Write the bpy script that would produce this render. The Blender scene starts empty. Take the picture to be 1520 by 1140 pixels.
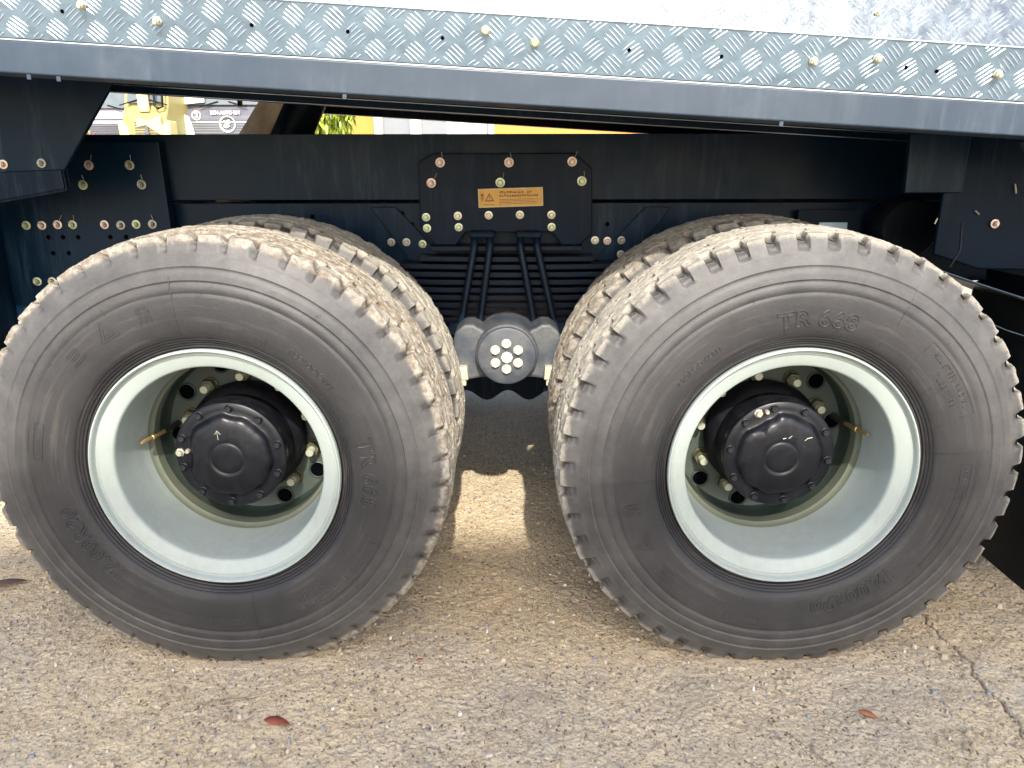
import bpy, bmesh, math, random
import numpy as np
from mathutils import Vector, Matrix
R = math.radians
random.seed(7)
rng = np.random.default_rng(11)
sc = bpy.context.scene
col = sc.collection

# ------------------------------------------------------------------ camera, sky, sun, exposure
cam_d = bpy.data.cameras.new('camera')
cam = bpy.data.objects.new('camera', cam_d)
col.objects.link(cam)
cam.location = (-0.0075, -1.6477, 1.2442)
cam.rotation_euler = (R(90 - 16.51), R(0.1), R(0.0))
cam_d.sensor_fit = 'HORIZONTAL'
cam_d.sensor_width = 36.0
cam_d.lens = 36.0 * 1122.1 / 1520.0
cam_d.clip_start = 0.02
cam_d.clip_end = 800
sc.camera = cam

SUN_EL, SUN_AZ = 40.0, 5.5          # the sun stands behind the camera, a little to the right
w = bpy.data.worlds.new('World')
sc.world = w
w.use_nodes = True
nt = w.node_tree
nt.nodes.clear()
sky = nt.nodes.new('ShaderNodeTexSky')
sky.sky_type = 'NISHITA'
sky.sun_disc = False
sky.sun_elevation = R(SUN_EL)
sky.sun_rotation = R(180 - SUN_AZ)
sky.air_density = 1.0
sky.dust_density = 2.5
bg = nt.nodes.new('ShaderNodeBackground')
bg.inputs['Strength'].default_value = 0.15
wo = nt.nodes.new('ShaderNodeOutputWorld')
nt.links.new(sky.outputs[0], bg.inputs[0])
nt.links.new(bg.outputs[0], wo.inputs[0])

sd = bpy.data.lights.new('sun', 'SUN')
sd.energy = 2.5
sd.angle = R(0.8)
sd.color = (1.0, 0.94, 0.84)
sun = bpy.data.objects.new('sun', sd)
col.objects.link(sun)
tosun = Vector((math.sin(R(SUN_AZ)) * math.cos(R(SUN_EL)), -math.cos(R(SUN_AZ)) * math.cos(R(SUN_EL)), math.sin(R(SUN_EL))))
sun.rotation_euler = (-tosun).to_track_quat('-Z', 'Y').to_euler()
sun.location = tosun * 30

vs = sc.view_settings
vs.view_transform = 'Standard'
vs.look = 'None'
vs.exposure = 1.65
vs.gamma = 1.0
vs.use_curve_mapping = False

# ------------------------------------------------------------------ material helpers
def mat(name):
    m = bpy.data.materials.new(name)
    m.use_nodes = True
    n = m.node_tree
    n.nodes.clear()
    o = n.nodes.new('ShaderNodeOutputMaterial')
    b = n.nodes.new('ShaderNodeBsdfPrincipled')
    n.links.new(b.outputs[0], o.inputs[0])
    return m, n, b

def link(n, a, b): n.links.new(a, b)

def tc(n, kind='Object'):
    t = n.nodes.new('ShaderNodeTexCoord')
    return t.outputs[kind]

def noise(n, vec, scale, detail=4, rough=0.55, out='Fac'):
    t = n.nodes.new('ShaderNodeTexNoise')
    t.inputs['Scale'].default_value = scale
    t.inputs['Detail'].default_value = detail
    t.inputs['Roughness'].default_value = rough
    link(n, vec, t.inputs['Vector'])
    return t.outputs[out]

def vor(n, vec, scale, feature='F1', out='Distance', rnd=1.0):
    t = n.nodes.new('ShaderNodeTexVoronoi')
    t.feature = feature
    t.inputs['Scale'].default_value = scale
    t.inputs['Randomness'].default_value = rnd
    link(n, vec, t.inputs['Vector'])
    return t.outputs[out]

def ramp(n, fac, stops, interp='LINEAR'):
    t = n.nodes.new('ShaderNodeValToRGB')
    t.color_ramp.interpolation = interp
    e = t.color_ramp.elements
    while len(e) > 1: e.remove(e[-1])
    e[0].position = stops[0][0]
    c = stops[0][1]
    e[0].color = (c, c, c, 1) if not hasattr(c, '__len__') else (*c, 1)
    for p, c in stops[1:]:
        x = e.new(p)
        x.color = (c, c, c, 1) if not hasattr(c, '__len__') else (*c, 1)
    link(n, fac, t.inputs[0])
    return t.outputs[0]

def mix(n, f, a, b, blend='MIX'):
    t = n.nodes.new('ShaderNodeMix')
    t.data_type = 'RGBA'
    t.blend_type = blend
    for s, v in ((t.inputs[0], f), (t.inputs[6], a), (t.inputs[7], b)):
        if isinstance(v, (int, float)): s.default_value = v
        elif isinstance(v, tuple): s.default_value = (*v, 1)
        else: link(n, v, s)
    return t.outputs[2]

def math_(n, op, a, b=0.0, c=None):
    t = n.nodes.new('ShaderNodeMath')
    t.operation = op
    for s, v in zip(t.inputs, (a, b, c)):
        if v is None: continue
        if isinstance(v, (int, float)): s.default_value = v
        else: link(n, v, s)
    return t.outputs[0]

def bump(n, b, h, strength=0.3, dist=0.002, prev=None):
    t = n.nodes.new('ShaderNodeBump')
    t.inputs['Strength'].default_value = strength
    t.inputs['Distance'].default_value = dist
    link(n, h, t.inputs['Height'])
    if prev is not None: link(n, prev, t.inputs['Normal'])
    link(n, t.outputs[0], b.inputs['Normal'])
    return t.outputs[0]

def vscale(n, vec, s):
    t = n.nodes.new('ShaderNodeMapping')
    t.inputs['Scale'].default_value = s
    link(n, vec, t.inputs['Vector'])
    return t.outputs[0]

def paint(name, c, rough=0.45, metal=0.0, dust=0.15, dustc=(0.22, 0.19, 0.15), scale=6, coat=0.0, nb=0.08, spec=0.5):
    m, n, b = mat(name)
    v = tc(n)
    f = ramp(n, noise(n, v, scale, 8, 0.65), [(0.42, 0.0), (0.72, 1.0)])
    f2 = ramp(n, noise(n, v, scale * 9, 5, 0.7), [(0.35, 0.25), (0.7, 1.0)])
    ff = math_(n, 'MULTIPLY', math_(n, 'MULTIPLY', f, f2), dust)
    link(n, mix(n, ff, c, dustc), b.inputs['Base Color'])
    link(n, math_(n, 'ADD', math_(n, 'MULTIPLY', ff, 0.9), rough), b.inputs['Roughness'])
    b.inputs['Metallic'].default_value = metal
    b.inputs['Coat Weight'].default_value = coat
    b.inputs['Specular IOR Level'].default_value = spec
    bump(n, b, noise(n, v, 60, 4), nb, 0.001)
    return m

M = {}
M['chassis'] = paint('chassis_blue_black_paint', (0.0022, 0.0115, 0.026), 0.30, 0, 0.30, (0.014, 0.040, 0.064), 4, spec=0.13)
M['chassis2'] = paint('bracket_paint', (0.0018, 0.0080, 0.0185), 0.36, 0, 0.25, (0.014, 0.030, 0.050), 5, spec=0.10)
M['beam'] = paint('deck_beam_slate_paint', (0.018, 0.034, 0.056), 0.36, 0, 0.45, (0.09, 0.11, 0.135), 3)
M['hub'] = paint('hub_black_paint', (0.0030, 0.0036, 0.0060), 0.30, 0, 0.22, (0.05, 0.054, 0.062), 9, nb=0.15, spec=0.3)
M['hub_body'] = paint('hub_body_dull_paint', (0.0025, 0.003, 0.006), 0.55, 0, 0.35, (0.05, 0.045, 0.035), 12, spec=0.15)
M['trunnion'] = paint('trunnion_grey_paint', (0.045, 0.055, 0.07), 0.42, 0.1, 0.6, (0.24, 0.22, 0.18), 14, nb=0.3)
M['spring'] = paint('spring_paint', (0.002, 0.007, 0.017), 0.42, 0, 0.3, (0.02, 0.034, 0.056), 9, spec=0.16)
M['black'] = paint('black_rubber_plastic', (0.004, 0.006, 0.009), 0.36, 0, 0.35, (0.03, 0.038, 0.048), 7, spec=0.18)
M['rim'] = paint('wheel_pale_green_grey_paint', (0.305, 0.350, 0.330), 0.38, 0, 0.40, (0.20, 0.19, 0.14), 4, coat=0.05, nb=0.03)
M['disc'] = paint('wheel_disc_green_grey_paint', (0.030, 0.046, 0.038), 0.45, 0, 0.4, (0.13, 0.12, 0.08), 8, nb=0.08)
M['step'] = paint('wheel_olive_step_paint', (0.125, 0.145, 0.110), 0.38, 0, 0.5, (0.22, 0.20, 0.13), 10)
M['zinc'] = paint('yellow_zinc', (0.62, 0.58, 0.42), 0.38, 0.4, 0.3, (0.25, 0.2, 0.12), 40)
M['zinc_green'] = paint('olive_zinc', (0.50, 0.54, 0.34), 0.36, 0.4, 0.4, (0.25, 0.2, 0.12), 40)
M['zinc_pink'] = paint('pink_bronze_zinc', (0.68, 0.52, 0.44), 0.36, 0.4, 0.4, (0.25, 0.2, 0.12), 40)
M['zinc_dull'] = paint('dull_grey_zinc', (0.34, 0.33, 0.27), 0.42, 0.4, 0.5, (0.2, 0.18, 0.14), 40)
M['nut'] = paint('wheel_stud_pale_zinc', (0.40, 0.41, 0.31), 0.38, 0.35, 0.4, (0.22, 0.2, 0.12), 40)
M['nut_dark'] = paint('wheel_nut_olive', (0.07, 0.07, 0.04), 0.4, 0.3, 0.5, (0.3, 0.27, 0.16), 40)
M['cream'] = paint('cream_painted_bolt', (0.62, 0.60, 0.44), 0.45, 0.0, 0.35, (0.35, 0.30, 0.18), 50)
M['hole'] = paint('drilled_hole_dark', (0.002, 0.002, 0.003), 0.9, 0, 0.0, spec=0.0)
M['brass'] = paint('valve_brass', (0.55, 0.40, 0.18), 0.35, 0.8, 0.3)
M['rubber_hose'] = paint('valve_rubber', (0.015, 0.015, 0.015), 0.5, 0, 0.4)
M['lip'] = paint('metal_strip_and_edge_glint', (0.55, 0.58, 0.62), 0.3, 0.8, 0.2)

def streaks(m, c, amt):
    n = m.node_tree; b = next(x for x in n.nodes if x.type == 'BSDF_PRINCIPLED')
    v = tc(n); src = b.inputs['Base Color'].links[0].from_socket
    f = ramp(n, noise(n, vscale(n, v, (9, 9, .9)), 3, 7, 0.75), [(0.50, 0.0), (0.72, 1.0)])
    f2 = ramp(n, noise(n, v, 1.6, 4, 0.6), [(0.42, 0.0), (0.62, 1.0)])
    link(n, mix(n, math_(n, 'MULTIPLY', math_(n, 'MULTIPLY', f, f2), amt), src, c), b.inputs['Base Color'])
streaks(M['chassis'], (0.035, 0.066, 0.095), 0.7)
streaks(M['chassis2'], (0.035, 0.05, 0.08), 0.6)
streaks(M['beam'], (0.11, 0.14, 0.17), 0.4)
streaks(M['rim'], (0.17, 0.17, 0.13), 0.30)
streaks(M['hub'], (0.10, 0.11, 0.125), 0.35)
streaks(M['black'], (0.05, 0.06, 0.075), 0.6)
def tread_alu(name, rough, tint):
    m, n, b = mat(name)
    v = tc(n)
    f = noise(n, v, 14, 8, 0.7)
    link(n, mix(n, ramp(n, f, [(0.35, 0), (0.7, 1)]), tint, tuple(min(0.93, c * 1.15) for c in tint)), b.inputs['Base Color'])
    b.inputs['Metallic'].default_value = 0.85
    link(n, ramp(n, noise(n, v, 45, 6, 0.7), [(0.3, rough - 0.06), (0.7, rough + 0.14)]), b.inputs['Roughness'])
    h = bump(n, b, noise(n, v, 120, 5, 0.7), 0.35, 0.001)
    bump(n, b, noise(n, v, 9, 3), 0.5, 0.01, h)
    return m
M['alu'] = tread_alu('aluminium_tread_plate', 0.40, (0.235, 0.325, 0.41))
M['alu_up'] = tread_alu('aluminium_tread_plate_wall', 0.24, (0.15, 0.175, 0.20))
M['alu_bar'] = tread_alu('aluminium_tread_bars', 0.36, (0.50, 0.57, 0.64))

# ------------------------------------------------------------------ mesh helpers
def tag(o, label=None, cat=None, group=None, kind=None):
    if label: o['label'] = label
    if cat: o['category'] = cat
    if group: o['group'] = group
    if kind: o['kind'] = kind
    return o

class MB:
    def __init__(s): s.v = []; s.f = []
    def add(s, vs_, fs):
        k = len(s.v)
        s.v += [tuple(map(float, p)) for p in vs_]
        s.f += [tuple(i + k for i in f) for f in fs]
        return s
    def box(s, x0, x1, y0, y1, z0, z1):
        return s.add([(x0,y0,z0),(x1,y0,z0),(x1,y1,z0),(x0,y1,z0),(x0,y0,z1),(x1,y0,z1),(x1,y1,z1),(x0,y1,z1)],
                     [(0,3,2,1),(4,5,6,7),(0,1,5,4),(1,2,6,5),(2,3,7,6),(3,0,4,7)])
    def prism(s, pts, y0, y1, plane='xz'):
        n = len(pts)
        if plane == 'xz': a = [(x, y0, z) for x, z in pts] + [(x, y1, z) for x, z in pts]
        elif plane == 'yz': a = [(y0, x, z) for x, z in pts] + [(y1, x, z) for x, z in pts]
        else: a = [(x, z, y0) for x, z in pts] + [(x, z, y1) for x, z in pts]
        return s.add(a, [tuple(range(n)), tuple(range(2*n-1, n-1, -1))] + [(i, (i+1) % n, n+(i+1) % n, n+i) for i in range(n)])
    def revolve(s, prof, n=48, cx=0, cz=0, caps=(False, False), ph=0.0):
        """profile (r, y) turned about the Y axis"""
        vs_ = []; fs = []
        m = len(prof)
        for i in range(n):
            a = 2*math.pi*i/n + ph
            ca, sa = math.cos(a), math.sin(a)
            vs_ += [(cx + r*ca, y, cz + r*sa) for r, y in prof]
        for i in range(n):
            j = (i+1) % n
            for k in range(m-1): fs.append((i*m+k, j*m+k, j*m+k+1, i*m+k+1))
        if caps[0]: fs.append(tuple(i*m for i in range(n)))
        if caps[1]: fs.append(tuple(i*m+m-1 for i in range(n))[::-1])
        return s.add(vs_, fs)
    def tube(s, pts, r, n=8, caps=True):
        pts = [Vector(p) for p in pts]
        rr = r if hasattr(r, '__len__') else [r]*len(pts)
        vs_ = []; fs = []
        up = None
        for i, p in enumerate(pts):
            d = (pts[min(i+1, len(pts)-1)] - pts[max(i-1, 0)]).normalized()
            if up is None: up = d.orthogonal().normalized()
            up = (up - d*up.dot(d)).normalized()
            b_ = d.cross(up)
            for k in range(n):
                a = 2*math.pi*k/n
                vs_.append(p + (up*math.cos(a) + b_*math.sin(a))*rr[i])
        for i in range(len(pts)-1):
            for k in range(n):
                fs.append((i*n+k, i*n+(k+1) % n, (i+1)*n+(k+1) % n, (i+1)*n+k))
        if caps:
            fs.append(tuple(range(n))[::-1]); fs.append(tuple(range((len(pts)-1)*n, len(pts)*n)))
        return s.add(vs_, fs)
    def mesh(s, name, m=None, smooth=None, fix=True):
        me = bpy.data.meshes.new(name)
        me.from_pydata(s.v, [], s.f)
        if fix:
            b = bmesh.new(); b.from_mesh(me)
            bmesh.ops.recalc_face_normals(b, faces=b.faces)
            b.to_mesh(me); b.free()
        if smooth is not None:
            me.polygons.foreach_set('use_smooth', [True]*len(me.polygons))
            me.set_sharp_from_angle(angle=R(smooth))
        if m: me.materials.append(m)
        me.update()
        return me
    def build(s, name, m, parent=None, smooth=None, loc=(0,0,0), bevel=0.0, fix=True):
        o = bpy.data.objects.new(name, s.mesh(name, m, smooth, fix))
        col.objects.link(o)
        o.location = loc
        if parent: o.parent = parent
        if bevel:
            bv = o.modifiers.new('bevel', 'BEVEL'); bv.width = bevel; bv.segments = 2; bv.limit_method = 'ANGLE'
        return o

def put(name, me, parent, loc, rot=(0,0,0), scale=None):
    o = bpy.data.objects.new(name, me)
    col.objects.link(o)
    o.parent = parent
    o.location = loc; o.rotation_euler = rot
    if scale: o.scale = scale
    return o

def empty(name, loc, **k):
    o = bpy.data.objects.new(name, None)
    col.objects.link(o); o.location = loc; o.empty_display_size = 0.1
    return o

def np_mesh(name, V, F, m, smooth=False):
    me = bpy.data.meshes.new(name)
    V = np.ascontiguousarray(V, dtype=np.float32); F = np.ascontiguousarray(F, dtype=np.int32)
    me.vertices.add(len(V)); me.vertices.foreach_set('co', V.ravel())
    k = F.shape[1]
    me.loops.add(F.size); me.loops.foreach_set('vertex_index', F.ravel())
    me.polygons.add(len(F))
    me.polygons.foreach_set('loop_start', np.arange(0, F.size, k, dtype=np.int32))
    me.polygons.foreach_set('loop_total', np.full(len(F), k, dtype=np.int32))
    me.polygons.foreach_set('use_smooth', np.full(len(F), smooth))
    me.update(calc_edges=True)
    if m: me.materials.append(m)
    return me

def hash3(ix, iy, iz, seed):
    h = (ix*374761393 + iy*668265263 + iz*2147483647 + seed*974711) & 0xffffffff
    h = ((h ^ (h >> 13))*1274126177) & 0xffffffff
    return ((h ^ (h >> 16)) & 0xffff)/65535.0

def vnoise(P, scale, seed=0, octaves=3, gain=0.5):
    P = np.asarray(P, dtype=np.float64)*scale
    out = 0; amp = 1; tot = 0
    for o in range(octaves):
        I = np.floor(P).astype(np.int64); f = P - I; f = f*f*(3-2*f)
        r = 0
        for dx in (0, 1):
            for dy in (0, 1):
                for dz in (0, 1):
                    wgt = (f[:,0] if dx else 1-f[:,0])*(f[:,1] if dy else 1-f[:,1])*(f[:,2] if dz else 1-f[:,2])
                    r = r + wgt*hash3(I[:,0]+dx, I[:,1]+dy, I[:,2]+dz, seed+o)
        out = out + amp*r; tot += amp; amp *= gain; P = P*2.03
    return out/tot          # 0..1

# ------------------------------------------------------------------ ground
XL, XR, ZC, RT = -0.7156, 0.6607, 0.5341, 0.561
def ground_material(name, tint=(1,1,1)):
    m, n, b = mat(name)
    v = tc(n)
    def T(c): return tuple(a*t for a, t in zip(c, tint))
    big = noise(n, v, 1.7, 6, 0.6)
    mid = noise(n, v, 9, 6, 0.65)
    fine = noise(n, v, 130, 6, 0.75)
    base = mix(n, ramp(n, mid, [(0.3, 0), (0.7, 1)]), T((0.47, 0.355, 0.210)), T((0.65, 0.520, 0.335)))
    base = mix(n, ramp(n, big, [(0.40, 0), (0.68, 0.75)]), base, T((0.46, 0.395, 0.30)))
    base = mix(n, ramp(n, fine, [(0.32, 0.75), (0.47, 0.0)]), base, T((0.20, 0.155, 0.11)))
    base = mix(n, ramp(n, noise(n, v, 210, 4, 0.7), [(0.52, 0.0), (0.72, 0.7)]), base, T((0.60, 0.53, 0.40)))
    # aggregate: cells of several sizes, some of them blue-grey, white or rusty
    wv = mix(n, 0.012, v, noise(n, v, 40, 2, 0.5, 'Color'), 'ADD')
    for sc_, cut, cs in ((62, 0.88, ((0.22,0.21,0.22), (0.30,0.28,0.29), (0.18,0.15,0.13))), (115, 0.80, ((0.20,0.16,0.12), (0.26,0.26,0.28), (0.52,0.47,0.38))), (200, 0.74, ((0.11,0.09,0.07), (0.20,0.15,0.11), (0.60,0.56,0.47)))):
        c = vor(n, wv, sc_, 'F1', 'Color')
        d = vor(n, wv, sc_)
        s = n.nodes.new('ShaderNodeSeparateColor'); link(n, c, s.inputs[0])
        on = math_(n, 'MULTIPLY', math_(n, 'GREATER_THAN', s.outputs[0], cut), ramp(n, d, [(0.25, 1.0), (0.5, 0.0)]))
        on = math_(n, 'MULTIPLY', on, 0.75)
        cc = ramp(n, s.outputs[1], [(0, T(cs[0])), (0.4, T(cs[1])), (0.75, T(cs[2]))], 'CONSTANT')
        base = mix(n, on, base, cc)
    base = mix(n, ramp(n, noise(n, v, 48, 5, 0.7), [(0.34, 0.75), (0.44, 0.0)]), base, T((0.23, 0.17, 0.11)))
    base = mix(n, ramp(n, noise(n, v, 26, 6, 0.7), [(0.52, 0.0), (0.72, 0.65)]), base, T((0.60, 0.50, 0.34)))
    # pits
    pit = ramp(n, vor(n, vscale(n, wv, (1, .65, 1)), 70), [(0.12, 1.0), (0.30, 0.0)])
    pit = math_(n, 'MULTIPLY', pit, ramp(n, noise(n, v, 31, 5, 0.7), [(0.46, 0), (0.53, 1)]))
    base = mix(n, math_(n, 'MULTIPLY', pit, 0.88), base, T((0.09, 0.07, 0.05)))
    at = n.nodes.new('ShaderNodeAttribute'); at.attribute_name = 'grime'
    base = mix(n, ramp(n, noise(n, v, 3.3, 7, 0.6), [(0.56, 0.0), (0.70, 0.45)]), base, T((0.31, 0.26, 0.20)))
    base = mix(n, math_(n, 'MULTIPLY', at.outputs['Fac'], 0.8), base, T((0.10, 0.085, 0.065)))
    at2 = n.nodes.new('ShaderNodeAttribute'); at2.attribute_name = 'patchy'
    base = mix(n, at2.outputs['Fac'], base, (0.52, 0.50, 0.46))
    link(n, base, b.inputs['Base Color'])
    b.inputs['Roughness'].default_value = 0.92
    b.inputs['Specular IOR Level'].default_value = 0.25
    h = math_(n, 'ADD', math_(n, 'MULTIPLY', fine, 1.0), math_(n, 'MULTIPLY', pit, -0.7))
    h = math_(n, 'ADD', h, math_(n, 'MULTIPLY', vor(n, wv, 150, 'SMOOTH_F1'), -0.8))
    bump(n, b, h, 0.9, 0.0035)
    return m
M['ground'] = ground_material('worn_concrete')

def axis_coords(lo, hi, step, far, ratio=1.18, cap=20):
    c = list(np.arange(lo, hi + step/2, step))
    s = step; a = c[-1]; up = []
    while a < far: s = min(s*ratio, cap); a += s; up.append(a)
    s = step; a = c[0]; dn = []
    while a > -far: s = min(s*ratio, cap); a -= s; dn.append(a)
    return np.array(dn[::-1] + c + up)

CR_X = 1.158
def crack_x(y):
    return CR_X + 0.010*np.sin(y*9.0+1) + 0.006*np.sin(y*31.0) + 0.004*np.sin(y*87.0)
def build_ground():
    gx = axis_coords(-1.45, 1.62, 0.0034, 260)
    gy = axis_coords(-0.50, 1.35, 0.0034, 260)
    X, Y = np.meshgrid(gx, gy)
    V = np.stack([X.ravel(), Y.ravel(), np.zeros(X.size)], 1)
    near = np.clip(1.6 - np.maximum(np.maximum(-1.45 - V[:,0], V[:,0]-1.62), np.maximum(-0.5 - V[:,1], V[:,1]-1.35))/0.6, 0, 1)
    idx = near > 0
    P = V[idx]
    h = (vnoise(P, 7, 3, 3) - 0.5)*0.010 + (vnoise(P, 60, 5, 2) - 0.5)*0.0045 + (vnoise(P, 190, 9, 1) - 0.5)*0.0035
    # hold the slab level under the tyre contact patches
    for cx in (XL, XR):
        m_ = np.exp(-((P[:,0]-cx)/0.16)**4)*(P[:,1] > 0.0)*(P[:,1] < 0.7)
        h = h*(1-m_)
    crk = np.abs(P[:,0] - crack_x(P[:,1]) - (vnoise(P, 45, 21, 2)-0.5)*0.012)
    wd = 0.0005 + 0.0030*vnoise(P, 12, 33, 1)
    vee = np.clip(1 - crk/(wd+0.0025), 0, 1)
    h = h - vee*0.008 + (P[:,0] > crack_x(P[:,1]))*0.003
    V[idx, 2] = (h - 0.004)*np.clip(near[idx], 0, 1)
    V[~idx, 2] = 0
    # second hairline crack near the left tyre and bottom right
    grime = np.zeros(len(V)); patchy = np.zeros(len(V))
    grime[idx] = np.clip(vee*1.0, 0, 1)
    for (x0, y0, x1, y1) in ((-0.74, -0.13, -0.60, -0.095), (0.68, -0.33, 0.60, -0.20), (1.18, -0.30, 1.05, -0.42)):
        d = np.array([x1-x0, y1-y0]); L = np.hypot(*d); d /= L
        q = P[:,:2] - [x0, y0]
        t = np.clip(q @ d, 0, L)
        dist = np.hypot(q[:,0]-t*d[0], q[:,1]-t*d[1]) + (vnoise(P, 60, 77, 2)-0.5)*0.008
        g = np.clip(1 - np.abs(dist)/0.0035, 0, 1)
        V[idx, 2] -= g*0.004; grime[idx] = np.maximum(grime[idx], g*0.8)
    pt = (vnoise(P, 26, 55, 3) > 0.52) & (P[:,0] > crack_x(P[:,1])+0.004) & (P[:,0] < CR_X+0.10) & (P[:,1] > -0.2) & (P[:,1] < 0.02)
    patchy[idx] = pt*0.22
    # soil and tyre grime darken the strip next to the tyres' feet
    nx, ny = len(gx), len(gy)
    I = np.arange(nx*ny).reshape(ny, nx)
    F = np.stack([I[:-1,:-1].ravel(), I[:-1,1:].ravel(), I[1:,1:].ravel(), I[1:,:-1].ravel()], 1)
    me = np_mesh('ground', V, F, M['ground'], True)
    for nm, a in (('grime', grime), ('patchy', patchy)):
        at = me.attributes.new(nm, 'FLOAT', 'POINT'); at.data.foreach_set('value', a.astype(np.float32))
    o = bpy.data.objects.new('ground', me); col.objects.link(o)
    tag(o, 'worn tan concrete yard with exposed stones and a long joint crack on the right', kind='structure')
    return o
build_ground()

def island_mat(name, stops, rough=0.85, spec=0.3):
    m, n, b = mat(name)
    g = n.nodes.new('ShaderNodeNewGeometry')
    link(n, ramp(n, g.outputs['Random Per Island'], stops, 'CONSTANT'), b.inputs['Base Color'])
    b.inputs['Roughness'].default_value = rough
    b.inputs['Specular IOR Level'].default_value = spec
    bump(n, b, noise(n, tc(n), 300, 3), 0.3, 0.001)
    return m
def build_pebbles():
    mb = MB()
    for i in range(9000):
        x = rng.uniform(-1.7, 1.9); y = rng.uniform(-0.48, 1.5)
        if 0 < y < 0.7 and (abs(x-XL) < 0.2 or abs(x-XR) < 0.2): continue
        if rng.random() < 0.35 and y > 0.3: continue
        r = 0.0014 + 0.0055*rng.random()**4
        if x > 1.0 and rng.random() < 0.4: r *= 1.3
        n = 6; ph = rng.random()*6
        sx, sy = rng.uniform(0.7, 1.5), rng.uniform(0.6, 1.1)
        base = -0.0045; top = base + r*rng.uniform(0.7, 1.5) + 0.002
        rot = rng.random()*3.14; c, s = math.cos(rot), math.sin(rot)
        v = []
        for k in range(n):
            a = ph + 6.2832*k/n; q = r*rng.uniform(0.75, 1.2)
            px, py = q*math.cos(a)*sx, q*math.sin(a)*sy
            v.append((x + c*px - s*py, y + s*px + c*py, base))
        for k in range(n):
            a = ph + 6.2832*k/n; q = r*rng.uniform(0.4, 0.75)
            px, py = q*math.cos(a)*sx, q*math.sin(a)*sy
            v.append((x + c*px - s*py, y + s*px + c*py, top*rng.uniform(0.9, 1.1)))
        mb.add(v, [tuple(range(n, 2*n))] + [(k, (k+1) % n, n+(k+1) % n, n+k) for k in range(n)])
    m = island_mat('loose_grit', [(0, (0.40,0.33,0.23)), (0.3, (0.30,0.25,0.19)), (0.5, (0.245,0.24,0.25)), (0.57, (0.46,0.40,0.31)), (0.82, (0.20,0.16,0.13)), (0.96, (0.60,0.57,0.50))])
    o = mb.build('grit', m, fix=False)
    tag(o, 'small stones and grit scattered over the worn concrete', 'grit', kind='stuff')
build_pebbles()

# ------------------------------------------------------------------ the truck
truck = empty('tilt_deck_truck', (0, 1.25, 0))
tag(truck, 'dark blue tandem axle truck with tilted tread plate deck and pale wheel rims', 'truck')
TO = (0, -1.25, 0)       # its parts are modelled in world coordinates
def part(mb, name, m, parent=None, **k):
    o = mb.build(name, m, parent or truck, **k)
    if parent is None: o.location = TO
    return o

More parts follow.
